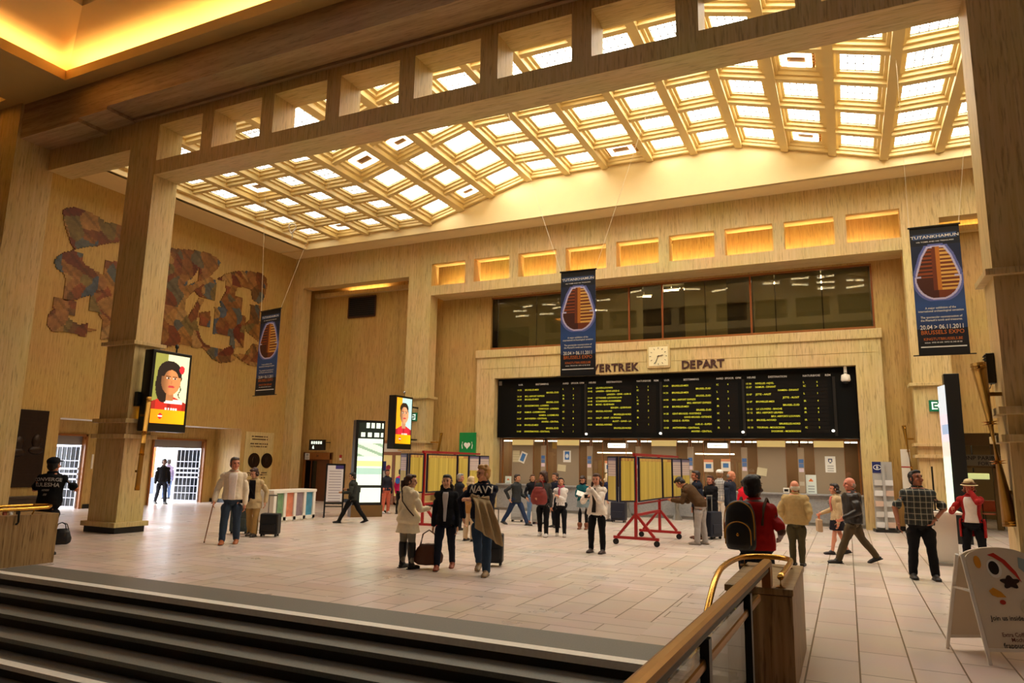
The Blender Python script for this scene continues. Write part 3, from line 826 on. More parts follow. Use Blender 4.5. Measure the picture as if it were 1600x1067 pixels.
for p, lab in ((980, 'left one of two'), (1058, 'right one of two'), (1303, 'alone at its right end')):
    c = fl(p, 818); 
    t = thing('litter_bin', 'grey round steel bin at the counter, %s' % (lab if p > 1200 else lab+' near the timetables'), 'bin', (onY(p, 800, 23.75).x, 23.75, 0))
    bm = BM(); tube(bm, [(0, 0, 0), (0, 0, .75)], .17, 20); link('drum', bm, mat('brushed_steel', (150, 146, 138), .35, .5), t, False)
    bm = BM(); tube(bm, [(0, 0, .75), (0, 0, .80), (0, 0, .82)], [.18, .18, .15], 20); link('lid', bm, M_GREY, t)
# fill light added to brighten the ticket office
for q in range(4):
    area('office_fill', (-10.5+q*3.1, 25.2, 2.62), (2.4, .15), 45, (1.0, .84, .6), (0, 0, 0))

# ------------------------------------------------------------------ office window above the portal
YW = 24.02
wx0, wx1 = onY(777, 500, YW).x, onY(1364, 470, YW).x
bm = BM(); box(bm, PX0-.3, PX1+.62, 29.5, 29.7, 5.9, 8.6); box(bm, PX0-.5, PX0-.3, YR+.3, 29.6, 5.9, 8.6); box(bm, PX1+.62, PX1+.8, YR+.3, 29.6, 5.9, 8.6)
struct('wall_office', bm, mat('dim_office_wall', (58, 50, 34), .8))
bm = BM(); box(bm, PX0-.5, PX1+.8, YR+.3, 29.6, 8.4, 8.6); struct('ceiling_office', bm, mat('office_ceiling', (70, 62, 42), .8))
bm = BM(); box(bm, PX0-.5, PX1+.8, YR+.4, 29.6, 5.75, 5.95); struct('floor_office', bm, mat('office_carpet', (40, 34, 24), .9))
edges = [wx0-.22, onY(983, 480, YW).x, onY(1035, 480, YW).x, onY(1173, 470, YW).x, PX1+.6]
M_COPPER = mat('copper_frame', (150, 84, 44), .35, .6)
for a, b in zip(edges, edges[1:]):
    bm = BM(); box(bm, a, b, YW, YW+.01, WZ0, WZ1)
    o = struct('window_%d' % wn, bm, M_GLASST); wn += 1
    bm = BM(); box(bm, b-.03, b+.03, YW-.03, YW+.04, WZ0, WZ1); link('mullion', bm, M_COPPER, o)
bm = BM()
box(bm, edges[0]-.1, edges[0]+.0, YR+.05, YW+.1, WZ0, WZ1); box(bm, edges[-1], edges[-1]+.06, YR+.05, YW+.1, WZ0, WZ1)
box(bm, edges[0]-.1, edges[-1], YR+.05, YW+.1, WZ0-.02, WZ0+.05); box(bm, edges[0], edges[-1], YR+.05, YW+.1, WZ1-.06, WZ1)
struct('trim_%d' % (k), bm, M_WOOD); k += 1
bm = BM(); box(bm, PX0-.32, PX1+.64, YR+.25, YR+.45, 5.7, WZ0-.02); struct('trim_%d' % k, bm, M_TRAV); k += 1
bm = BM(); box(bm, edges[0], wx0, YW+.03, YW+.08, WZ0+.05, WZ1-.06); struct('trim_%d' % k, bm, M_BLACK); k += 1
m, nt, b_ = nodes('olive_screen_blind')
out = [n for n in nt.nodes if n.type == 'OUTPUT_MATERIAL'][0]
b_.inputs['Base Color'].default_value = (*S((150, 142, 98)), 1); b_.inputs['Roughness'].default_value = .8
trn = nt.nodes.new('ShaderNodeBsdfTransparent'); mxs = nt.nodes.new('ShaderNodeMixShader'); mxs.inputs[0].default_value = .8
nt.links.new(trn.outputs[0], mxs.inputs[1]); nt.links.new(b_.outputs[0], mxs.inputs[2]); nt.links.new(mxs.outputs[0], out.inputs[0])
M_SCREEN = m
nb = 0
places = ['far left of the office window', 'second from left in the office window', 'third from left, behind the hanging banner', 'left of the thin dark mullion', 'right of the dark mullion', 'middle of the office window', 'right of the middle blind', 'left of the three at right', 'middle of the three at right', 'far right of the office window']
for p0, p1 in ((779, 838), (839, 880), (881, 930), (931, 982), (984, 1005), (1070, 1102), (1103, 1137), (1178, 1212), (1213, 1286), (1287, 1362)):
    a, b = onY(p0, 500, YW+.25).x, onY(p1, 500, YW+.25).x
    t = thing('window_blind', 'olive see-through panel blind, %s' % places[nb], 'blind', (a, YW+.25, WZ0), 0, 'blinds in the office window'); nb += 1
    bm = BM(); box(bm, 0.01, b-a-.01, 0, .006, 0.02, WZ1-WZ0+.15); link('fabric', bm, M_SCREEN, t)
    bm = BM(); box(bm, 0.01, b-a-.01, -.01, .016, WZ1-WZ0+.15, WZ1-WZ0+.2); link('rail', bm, M_GREY, t)
    bm = BM(); box(bm, 0.01, b-a-.01, -.008, .014, 0, .03); link('weight_bar', bm, M_GREY, t)
LT = [(821, 475.6), (801, 487), (816, 494), (858, 471.6), (872, 480.6), (854, 490.6), (943, 460), (938, 485), (992, 456), (1006, 463), (1049, 453.7), (1081, 452), (1123, 448), (1205, 443), (1250, 435), (1250, 445), (1290, 431), (1290, 441), (1291, 450.6), (1336, 438), (1336, 448)]
M_TUBE = mat('fluorescent_tube', (255, 240, 205), .4, emit=16)
for i, (px, py) in enumerate(LT):
    Yl = 26.2-(i % 3)*.7; c = onY(px, py, Yl); c.z = min(c.z, 8.2); c.x = max(c.x, PX0+.2)
    t = thing('tube_lamp', 'short bright tube lamp glowing behind the dark office window above the board', 'lamp', c, R((-18, 12, 0, 20)[i % 4]), 'tube lamps behind the office window')
    w = .27
    bm = BM(); tube(bm, [(-w, 0, 0), (w, 0, 0)], .03, 8); link('tube', bm, M_TUBE, t)
    bm = BM(); box(bm, -w-.05, w+.05, -.05, .05, .04, .08); box(bm, -.015, .015, -.015, .015, .08, max(.1, 8.399-c.z)); link('housing', bm, M_WHITE, t)

for q in range(3): area('office_fill', (-10+q*4.3, 25.6, 8.3), (3.2, .3), 85, (1.0, .88, .6))  # added area lights that brighten the room and its blinds
# ------------------------------------------------------------------ signs and plates on the walls
def exit_sign(px0, px1, py0, py1, right, label):
    a, b = onY(px0, py1, YB), onY(px1, py0, YB); c = (a+b)/2; w, h = b.x-a.x, b.z-a.z
    t = thing('exit_sign', label, 'exit sign', (c.x, YB-.06, c.z))
    bm = BM(); box(bm, -w/2, w/2, 0, .06, -h/2, h/2, .008); link('panel', bm, mat('exit_green', (20, 110, 74), .4, emit=.15), t)
    bm = BM(); s = 1 if right else -1
    for q in ((-.30, -.20, -.32, .32), (-.30, .12, .22, .32), (-.30, .12, -.32, -.22), ):
        x0, x1 = sorted((q[0]*w*s, q[1]*w*s)); box(bm, x0, x1, -.006, 0, q[2]*h, q[3]*h)
    x0, x1 = sorted((-.1*w*s, .22*w*s)); box(bm, x0, x1, -.006, 0, -.06*h, .06*h)
    prism(bm, [(.16*w*s, -.2*h), (.40*w*s, 0), (.16*w*s, .2*h)], Vector((0, 0, 0)), X_, Z_, .006)
    link('symbol', bm, mat('exit_white', (235, 250, 242), .4, emit=.6), t)
exit_sign(642, 652.5, 645, 658, False, 'small green exit sign on the left rear pier beside the hanging advert')
exit_sign(1452, 1472, 625, 643, True, 'small green exit sign on the right rear pier beside the tall black totem')
# AED cabinet
a, b = onY(716.5, 721, YR-.25), onY(743, 684, YR-.25)
t = thing('defibrillator_cabinet', 'green defibrillator box with a white heart emblem left of the portal', 'defibrillator box', ((a.x+b.x)/2, YR-.25, a.z))
w, h = b.x-a.x, 1.12
bm = BM(); box(bm, -w/2, w/2, 0, .24, -.25, h-.02, .015); link('case', bm, mat('signal_green', (0, 132, 66), .4), t)
bm = BM()
def heart(s): return [(s*.0165*16*math.sin(q)**3/.5, s*.0165*(13*math.cos(q)-5*math.cos(2*q)-2*math.cos(3*q)-math.cos(4*q))/.5) for q in [2*math.pi*i/28 for i in range(28)]]
prism(bm, heart(.26), Vector((0, -.004, h*.55)), X_, Z_, .008)
for s0 in (-1, 1): 
    tube(bm, [(s0*.2, -.006, h*.55+.13), (s0*.225, -.006, h*.55), (s0*.2, -.006, h*.55-.13)], .014, 6)
link('emblem', bm, M_TXT_W, t)
# vent
a, b = onY(545, 496, YR), onY(588.5, 463, YR)
t = thing('air_vent', 'dark square air grille high on the left recess wall', 'air vent', ((a.x+b.x)/2, YR-.04, (a.z+b.z)/2))
w, h = (b.x-a.x)/2, .44
bm = BM(); box(bm, -w, w, 0, .038, -h, h); link('duct', bm, mat('black_void', (6, 5, 4), .9), t)
bm = BM(); 
for s0 in (-1, 1): box(bm, s0*w-.03, s0*w+.03, -.02, 0, -h, h); box(bm, -w, w, -.02, 0, s0*h-.03, s0*h+.03)
link('frame', bm, mat('brown_grille', (70, 34, 10), .5), t)
bm = BM()
for q in range(9): box(bm, -w, w, -.015, 0, -h+.09*q+.05, -h+.09*q+.07)
link('slats', bm, mat('dark_slat', (26, 15, 8), .6), t)
# lift
lx0, lx1 = -21.15, -19.62
t = thing('lift_entrance', 'lift with wood and dark glass doors in the left recess', 'lift', ((lx0+lx1)/2, YR, 0))
w = (lx1-lx0)/2
bm = BM(); box(bm, -w, -w+.1, -.09, -.03, 0, 2.02); box(bm, w-.1, w, -.09, -.03, 0, 2.02); box(bm, -w, w, -.09, -.03, 1.72, 2.02, .01); link('surround', bm, M_WOOD, t)
bm = BM(); box(bm, -w+.1, w-.1, -.04, -.027, 0, 1.72); link('doors', bm, mat('dark_wood_door', (92, 50, 18), .4, noise_amt=.2, scale=6), t)
for x in (-.5, -.17): 
    bm = BM(); box(bm, x-.13, x+.13, -.05, -.04, .1, 1.66); link('pane', bm, mat('black_glass', (14, 11, 8), .12), t)
bm = BM(); text(bm, '24', .12, (0, -.095, 1.83), X_, Z_, 'CENTER'); link('lettering', bm, M_TXT_K, t, recalc=False)
notice(476, 708, 484, 718, YR-.1, white_o, 'small white pictogram sheet on the lift surround', name='pictogram')
a, b = onY(482, 706, YR-.5), onY(507, 684, YR-.5)
t = thing('hanging_sign', 'black hanging sign with lit white pictograms above the lift', 'sign', ((a.x+b.x)/2, YR-.5, (a.z+b.z)/2))
w, h = (b.x-a.x)/2, .22
bm = BM(); box(bm, -w, w, 0, .12, -h, h, .01); link('case', bm, M_BLACK, t)
bm = BM(); M_PICT = mat('lit_pictogram', (236, 255, 240), .5, emit=.9)
for q in range(5): box(bm, -w*.7+q*w*.3, -w*.7+q*w*.3+.08, -.008, 0, .04, .15)
tube(bm, [(-w*.45, -.004, -.12), (-w*.35, -.004, -.04)], .03, 6); box(bm, -w*.5, -w*.3, -.008, 0, -.16, -.1)
link('pictograms', bm, M_PICT, t)
bm = BM()
for sx in (-w*.8, w*.8): box(bm, sx-.01, sx+.01, .12, .5, .1, .13)
link('bracket', bm, M_DARK, t)
t = thing('fire_alarm', 'small red and white alarm on the wall right of the lift', 'alarm', onY(531.5, 714, YR-.05))
bm = BM(); box(bm, -.05, .05, 0, .048, -.03, .09, .01); link('bell', bm, M_RED, t)
bm = BM(); box(bm, -.04, .05, -.01, .048, -.14, -.04, .01); link('box', bm, M_WHITE, t)
# toilet lettering and wooden door with a red heart
bm = BM(); text(bm, 'T', .34, onY(590.5, 687, YR-.02), X_, Z_); t = link('wall_letter', bm, M_TXT_K, None, recalc=False)
tag(t, 'dark letter T on the wall left of the hanging advert', 'lettering')
dx0, dx1 = onY(593.5, 740, YR-.06).x, onY(636, 740, YR-.06).x
t = thing('double_door', 'wooden glazed double door with a red heart sticker in the left recess', 'door', ((dx0+dx1)/2, YR-.09, 0))
w = (dx1-dx0)/2
bm = BM(); box(bm, -w, w, 0.02, .085, 0, .1); box(bm, -w, -w+.12, 0, .085, 0, 2.5); box(bm, w-.12, w, 0, .085, 0, 2.5); box(bm, -w, w, 0, .085, 1.95, 2.08); box(bm, -w, w, 0, .085, 2.42, 2.54); box(bm, -.07, .07, 0, .085, 0, 1.95)
link('frame', bm, M_WOOD, t)
M_DOORG = mat('lit_doorway_glass', (232, 206, 120), .3, emit=.25)
for s0 in (-1, 1):
    bm = BM(); box(bm, min(s0*.07, s0*(w-.12)), max(s0*.07, s0*(w-.12)), .02, .05, 0, .35); lf = link('door_panel', bm, M_WOOD, t)
    bm = BM(); box(bm, min(s0*.07, s0*(w-.12)), max(s0*.07, s0*(w-.12)), .03, .045, .35, 1.95); link('pane', bm, M_DOORG, lf)
bm = BM(); box(bm, -w+.12, w-.12, .02, .05, 2.08, 2.42); link('transom', bm, mat('white_transom', (226, 220, 206), .5), t)
bm = BM(); prism(bm, heart(.36), Vector((-.33, .02, 1.42)), X_, Z_, .01); link('heart_sticker', bm, mat('red_sticker', (176, 24, 40), .5), t)
# ================================================================== LEFT WALL: mosaic, plaques, doors
V_ = vcol_mat('mosaic_tesserae', 0, .45)
def inside(poly, x, y):
    c = False; j = len(poly)-1
    for i in range(len(poly)):
        xi, yi = poly[i]; xj, yj = poly[j]
        if (yi > y) != (yj > y) and x < (xj-xi)*(y-yi)/(yj-yi)+xi: c = not c
        j = i
    return c
def A_(pts): return [(60+.2155*x, 310+.2155*y) for x, y in pts]
def B_(pts): return [(240+.2155*x, 370+.2155*y) for x, y in pts]
MOS = [
 (A_([(175, 90), (200, 68), (260, 65), (340, 90), (420, 125), (470, 160), (475, 175), (540, 180), (600, 200), (640, 230), (600, 315), (520, 320), (420, 345), (340, 350), (260, 370), (235, 330), (200, 230), (180, 160)]), []),
 (A_([(260, 372), (190, 390), (140, 415), (115, 455), (130, 510), (185, 550), (190, 560), (185, 690), (175, 740), (260, 735), (370, 700), (375, 715), (365, 815), (430, 825), (460, 880), (445, 1020), (490, 1020), (560, 1000), (640, 700), (640, 480), (560, 460), (485, 448), (470, 555), (400, 520), (340, 480), (320, 460), (320, 405), (265, 390)]), []),
 (A_([(110, 715), (270, 748), (262, 845), (205, 840), (230, 880), (290, 915), (352, 908), (348, 940), (440, 950), (350, 968), (340, 1005), (240, 975), (95, 960), (60, 910), (70, 840), (105, 810)]), []),
 (B_([(60, 78), (200, 90), (310, 100), (400, 120), (460, 155), (480, 190), (460, 230), (400, 290), (450, 315), (445, 465), (330, 435), (290, 390), (240, 440), (225, 470), (225, 530), (245, 580), (260, 560), (300, 490), (330, 440), (370, 450), (330, 520), (310, 600), (320, 660), (335, 720), (360, 770), (420, 800), (500, 815), (560, 790), (600, 800), (570, 850), (600, 880), (560, 905), (480, 915), (420, 880), (370, 820), (350, 805), (310, 805), (200, 780), (70, 800), (10, 780), (10, 330)]),
  [B_([(240, 310), (270, 310), (330, 222), (320, 320), (240, 358)])]),
 (B_([(455, 310), (520, 270), (590, 250), (700, 250), (780, 265), (815, 300), (820, 360), (800, 440), (770, 490), (755, 480), (715, 455), (705, 380), (660, 365), (600, 365), (585, 430), (640, 440), (635, 565), (665, 580), (645, 800), (550, 785), (550, 720), (430, 700), (440, 510), (490, 510), (480, 470), (520, 400), (525, 320)]), []),
 (B_([(330, 548), (410, 540), (405, 655), (330, 640)]), []),
 (B_([(700, 490), (770, 500), (765, 610), (800, 640), (755, 760), (745, 750), (665, 680), (665, 630), (700, 590)]), []),
 (B_([(570, 850), (660, 850), (720, 775), (790, 790), (800, 900), (755, 940), (690, 930), (610, 880)]), []),
]
random.seed(21)
PAL = [(166, 112, 54), (176, 122, 60), (150, 96, 48), (188, 140, 76), (134, 74, 40), (146, 78, 46), (112, 100, 76), (84, 96, 110), (100, 104, 100), (120, 50, 34), (136, 112, 62), (172, 116, 66), (124, 84, 48), (196, 150, 90), (156, 104, 52), (166, 112, 54), (150, 92, 44), (184, 132, 70), (128, 64, 36)]
seeds = [(random.uniform(11.5, 22.5), random.uniform(3.6, 9.4), tuple(int(c_*.84) for c_ in random.choice(PAL)), random.uniform(.6, 1.6)) for _ in range(420)]
t = thing('mosaic_mural', 'large free-form ochre, rust and slate mosaic mural on the left wall', 'mural', (XL, 16.5, 6.5))
oo = Vector((XL, 16.5, 6.5))
def mos_col(y, z):
    b = min(seeds, key=lambda s: ((y-s[0]+.12*math.sin(z*5))**2+((z-s[1])*s[3]*.7)**2))
    n = noise.noise(Vector((y*9, z*9, 0)))*.16 + noise.noise(Vector((y*2.1, z*3, 4)))*.14
    st = .86 if (int((y*.8+z)*9) % 5 == 0) else 1.0
    return tuple(max(0, min(255, c*(1+n)*st)) for c in b[2])
for poly, holes in MOS:
    P = [onX(px, py, XL) for px, py in poly]; P2 = [(p.y, p.z) for p in P]
    H2 = [[(onX(px, py, XL).y, onX(px, py, XL).z) for px, py in h] for h in holes]
    y0, y1 = min(p[0] for p in P2), max(p[0] for p in P2); z0, z1 = min(p[1] for p in P2), max(p[1] for p in P2)
    ny, nz = int((y1-y0)/.05)+1, int((z1-z0)/.05)+1
    def fn(u, v):
        y, z = y0+u*(y1-y0), z0+v*(z1-z0)
        if not inside(P2, y, z) or any(inside(h, y, z) for h in H2): return None
        return mos_col(y, z)
    printed('mosaic_panel', y1-y0, z1-z0, ny, nz, fn, V_, Vector((.03, y0-oo.y, z0-oo.z)), Y_, Z_, t, .028)

# dark relief plaque with ledge
p0, p1 = onX(16, 638, XL), onX(76, 643, XL)
t = thing('relief_plaque', 'tall dark bronze relief plaque on the left wall behind the seated man', 'plaque', (XL, (p0.y+p1.y)/2+.0, 1.0))
w = (p1.y-p0.y)/2
bm = BM(); box(bm, 0.004, .06, -w, w, -.2, 2.02, .01); link('slab', bm, M_BRONZE, t)
for s0, zz in ((-.22, 1.05), (.28, 1.12)):
    bm = BM(); ellipsoid(bm, (.06, s0, zz), (.06, .15, .2)); ellipsoid(bm, (.06, s0, zz-.26), (.05, .22, .12)); link('bust_relief', bm, M_BRONZE, t, True)
bm = BM()
for q in range(7): box(bm, .06, .068, -w*.7, w*.7, .62-q*.08, .645-q*.08)
for q in range(3): box(bm, .06, .068, -w*.7, w*.7, 1.55+q*.1, 1.58+q*.1)
link('raised_lines', bm, M_BRONZE, t)
bm = BM(); box(bm, .004, .34, -w-.3, w+.1, -.52, -.44, .01); box(bm, .004, .3, -w-.3, w+.1, -.98, -.52); link('ledge', bm, mat('dark_marble', (60, 44, 30), .3, noise_amt=.3, scale=8), t)

# stone inscription slab with two medallions
p0, p1 = onX(384, 672, XL), onX(428, 675, XL)
t = thing('memorial_slab', 'pale stone memorial slab with two bronze medallions right of the doors', 'memorial', (XL, (p0.y+p1.y)/2, .35))
w = (p1.y-p0.y)/2
bm = BM(); box(bm, 0.003, .03, -w, w, 0, 2.42, .004); link('slab', bm, M_TRAV, t)
for px in (395.5, 415.5):
    c = onX(px, 719.5, XL)
    bm = BM(); tube(bm, [(.03, c.y-t.location.y, c.z-.35), (.06, c.y-t.location.y, c.z-.35)], .30, 28)
    ellipsoid(bm, (.055, c.y-t.location.y, c.z-.35), (.03, .12, .17)); link('medallion', bm, M_BRONZE, t)
bm = BM()
def dashes(bm, zz, y0, y1, seed):
    random.seed(seed); y = y0
    while y < y1:
        l = random.uniform(.03, .07); box(bm, .03, .036, y, min(y+l, y1), zz, zz+.045); y += l+random.choice((.012, .012, .05))
for q, (zz, a, b) in enumerate(((2.22, -.45, .4), (2.11, -.42, .42), (1.93, -.5, .45), (1.82, -.46, .4), (.78, -.55, -.15), (.70, -.5, -.15), (.78, .2, .5), (.70, .15, .52), (.58, .2, .45), (.5, -.2, .2), (.4, -.1, .1), (.32, -.2, .2))):
    dashes(bm, zz, a, b, q)
link('inscription', bm, M_BROWNTXT, t)
bm = BM(); box(bm, .003, .3, -w-.05, w*.6, -.2, -.12, .01); box(bm, .003, .25, -w, w*.55, -.35, -.2); link('dark_ledge', bm, M_BLACK, t)

# doors with open grid leaves, shutters, outside
M_ALU = mat('pale_aluminium', (206, 208, 222), .35, .3)
M_SHUT = mat('grey_shutter', (150, 152, 160), .4, .2)
for i, ((a, b), lab) in enumerate(((DA, 'left'), (DB, 'right'))):
    bm = BM()
    box(bm, XD-.14, XD+.06, a, a+.07, 0, HD); box(bm, XD-.14, XD+.06, b-.07, b, 0, HD); box(bm, XD-.14, XD+.06, a, b, HD-.07, HD)
    o = struct('door_%d' % (i+1), bm, M_WOOD)
    bm = BM(); box(bm, XD-.45, XD-.15, a, b, HD-.36, HD-.02, .03); link('shutter_box', bm, M_SHUT, o)
    # leaf folded back against the right-hand side
    L = .95
    hinge = Vector((XD-.1, b-.09, 0)); d = Vector((-.93, -.37, 0)).normalized()
    e = hinge+d*L; n = Vector((-d.y, d.x, 0))
    lf = BM()
    bar(lf, hinge+Z_*.02, hinge+Z_*2.05, .07, .05); bar(lf, e+Z_*.02, e+Z_*2.05, .07, .05)
    for zz in (.06, 2.02): bar(lf, hinge+Z_*zz, e+Z_*zz, .07, .05)
    lo = link('door_leaf', lf, M_ALU, o)
    bm = BM(); obox(bm, (hinge+e)/2+Z_*1.03, d, n, Z_, L/2, .006, 1.0); link('pane', bm, mat('dark_door_glass', (26, 32, 38), .1), lo)
    bm = BM()
    for q in range(1, 6): p = hinge+d*(L*q/6)+n*.02; bar(bm, p+Z_*.05, p+Z_*2.0, .016)
    for zz in (.35, .62, 1.55): bar(bm, hinge+Z_*zz+n*.025, e+Z_*zz+n*.025, .03)
    for zz in (.95, 1.12, 1.29): bar(bm, hinge+Z_*zz+n*.05, e+Z_*zz+n*.05, .06)
    link('grid_bars', bm, M_ALU, lo)
# street outside
bm = BM(); box(bm, -70, XD-.14, 0, 45, -.3, -.005); struct('street', bm, mat('pale_pavement', (226, 226, 230), .8))
t = thing('hoarding', 'bright orange panel with a grey base standing outside the right door', 'hoarding', (-29.6, onX(228, 735, -29.6).y, 0))
bm = BM(); box(bm, -.25, .25, -1.2, .25, .75, 3.4); link('panel', bm, mat('orange_panel', (236, 84, 12), .6, emit=.0), t)
bm = BM(); box(bm, -.28, .28, -1.2, .3, 0, .75); link('base', bm, mat('grey_base', (96, 106, 122), .7), t)
bm = BM(); box(bm, -60, -59, 30, 44, 0, 14); 
t = link('street_building', bm, mat('pale_facade', (206, 214, 226), .8)); tag(t, 'pale hazy building far outside the right door', 'building')
for yc, w in ((18.95, 2.3), (14.5, 1.5)):
    o = area('door_portal', (XD-.2, yc, 1.2), (w, 2.4), 1, (1, 1, 1), (0, R(-90), 0)); o.data.cycles.is_portal = True
t = thing('door_plate', 'narrow white strip plate on the wall between the two doors', 'plate', onX(143.5, 721, XD)); 
bm = BM(); box(bm, 0.001, .03, -.03, .03, -.24, .24); link('strip', bm, M_WHITE, t)

# ================================================================== HANGING ADVERT BOXES
GL = vcol_mat('backlit_print', LAMP_BOX)
def portrait(shirt, bg_l, bg_r, hairc, female, skin):
    def fn(u, v):
        if v < .2: 
            if (u-.28)**2*.35+(v-.105)**2 < .0016: return (210, 30, 40) if abs(v-.105) > .012 or abs(u-.28) > .07 else (245, 240, 235)
            return (236, 150+int(40*u), 10)
        if v < .23 and .4 < u < .75 and int(u*40) % 3: return (250, 245, 240)
        hx, hy = .5+(.0 if female else .02), .62 if female else .64
        d = ((u-hx)/.29)**2+((v-hy)/.20)**2
        # features
        if d < 1:
            for ex in (-.09, .11):
                if ((u-hx-ex)/.06)**2+((v-hy-.035)/.014)**2 < 1: return (226, 214, 200) if abs(u-hx-ex-.01) > .03 else (26, 15, 10)
                if ((u-hx-ex)/.075)**2+((v-hy-.062)/.008)**2 < 1: return hairc
            if ((u-hx-.02)/.10)**2+((v-hy+.085)/.016)**2 < 1: return (190, 60, 60)
            if abs(u-hx-.02) < .022 and -.05 < v-hy < .01: return tuple(int(c*.86) for c in skin)
            if v > hy+.06 and d > (.62 if female else .7): return hairc
            return tuple(int(c*(1-.4*max(0, hx-u)/.25)) for c in skin)
        if female:
            if ((u-.80)/.08)**2+((v-.80)/.06)**2 < 1: return (206, 40, 50)
            if ((u-hx+.05)/.36)**2+((v-hy-.10)/.19)**2 < 1: return hairc
            if ((u-hx+.20)/.24)**2+((v-hy+.06)/.26)**2 < 1 and u < hx-.1: return hairc
            if abs(u-(.78+.03*math.sin(v*40))) < .015 and .38 < v < .7: return hairc
        elif ((u-hx+.02)/.28)**2+((v-hy-.13)/.13)**2 < 1: return hairc
        if abs(u-hx+.02) < .12 and .33 < v < .55: return tuple(int(c*.85) for c in skin)
        if v < .42-abs(u-.5)*.22: 
            if female and .36 < u < .9 and .29 < v < .35: return (246, 236, 226)
            return shirt if (int(u*9) % 4) else tuple(int(c*.8) for c in shirt)
        return bg_l if u < .35 else bg_r
    return fn
def advert(label, px_near, px_far, y0z, z1, Y0, Y1, xf, fn, pier_y):
    t = thing('advert_lightbox', label, 'advert', (xf-.15, (Y0+Y1)/2, y0z))
    w, h = (Y1-Y0)/2, z1-y0z
    bm = BM(); box(bm, -.15, .15, -w, w, -.12, h, .01); link('casing', bm, M_BLACK, t)
    for s0 in (1, -1):
        ax = Y_ if s0 == 1 else -Y_
        m_ = .075
        printed('backlit_poster', 2*w-2*m_, h-2*m_, 56, 96, fn, GL, Vector((s0*.158, -s0*(w-m_), m_)), ax, Z_, t, .007)
    bm = BM()
    for zz in (.25, h-.35): bar(bm, *(((-.15, 0, zz), (-.42, 0, zz)) if Y0 < 15 else ((0, w, zz), (0, 22.9-(Y0+Y1)/2, zz))), .06)
    link('bracket', bm, M_DARK, t)
    bm = BM(); bar(bm, (0, .2, h), (0, .2, h+.12), .03); ellipsoid(bm, (0, .2, h+.17), (.04, .05, .06)); link('top_lamp', bm, M_DARK if Y0 < 15 else M_CHROME, t)
    return t
advert('tall backlit advert of a dark-haired woman in red on the near left column', 0, 0, 2.46, 4.28, 11.25, 12.35, -14.78, portrait((200, 44, 30), (150, 150, 70), (226, 226, 190), (34, 20, 14), True, (214, 140, 84)), 0)
advert('backlit advert of a young man in a red shirt on the left rear pier', 0, 0, 2.28, 4.1, 21.2, 22.32, -14.7, portrait((206, 40, 56), (240, 170, 30), (186, 226, 226), (40, 28, 20), False, (220, 160, 116)), 0)

# ================================================================== COLUMN LIGHTS, LOUDSPEAKERS
def sconce(top, bot, label, w=.16, back=Vector((0, 0, 0))):
    t = thing('column_uplight', label, 'wall light', bot)
    d = top-bot
    bm = BM(); tube(bm, [(0, 0, 0), d], w*.5, 14); link('tube', bm, M_BRASSD, t, True)
    bm = BM()
    q = d.normalized()
    bm.free()
    for f in (.02, .38, .62, .97):
        bm = BM(); tube(bm, [d*f-q*.02, d*f+q*.02], w*.55, 14); link('ring', bm, M_BRASS, t)
    bm = BM(); bar(bm, d*.2, d*.2+back, .05); bar(bm, d*.8, d*.8+back*1.6, .05); link('bracket', bm, M_BRASSD, t)
sconce(onY(233, 620, 11.14), onY(214, 766, 11.14), 'slanting brass tube light on the near left column', .11, Vector((-.12, 0, 0)))
sconce(onY(1528, 567, 11.25), onY(1580, 822, 11.25), 'thick slanting brass tube light on the near right column', .19, Vector((.16, 0, 0)))
sconce(Vector((-13.9, 23.15, 2.82)), Vector((-14.2, 23.15, 1.0)), 'thin slanting brass tube light on the left rear pier', .12, Vector((-.25, 0, 0)))
sconce(Vector((1.53, 23.15, 3.02)), Vector((1.7, 23.15, 1.1)), 'thin slanting brass tube light on the right rear pier', .12, Vector((.12, 0, 0)))
t = thing('loudspeaker', 'square black loudspeaker on the near left column beside the portrait advert', 'loudspeaker', (-15.19, 11.36, 2.92))
bm = BM(); box(bm, .0, .12, -.19, .19, 0, .34, .01); link('cabinet', bm, M_BLACK, t)
bm = BM(); box(bm, .12, .126, -.16, .16, .03, .31); link('grille', bm, M_RUBBER, t)
t = thing('loudspeaker', 'black ribbed loudspeaker on the near right column above the brass light', 'loudspeaker', (1.92, 11.58, 2.98))
bm = BM(); box(bm, -.1, 0, -.09, .09, 0, .42, .01); link('cabinet', bm, M_BLACK, t)
bm = BM()
for q in range(10): box(bm, -.115, -.1, -.08, .08, .02+q*.04, .035+q*.04)
link('ribs', bm, M_RUBBER, t)
bm = BM(); tube(bm, [(-.05, 0, 0), (-.07, 0, -.06), (-.12, 0, -.05), (-.18, 0, .0)], .008, 6); link('cable', bm, M_BLACK, t)

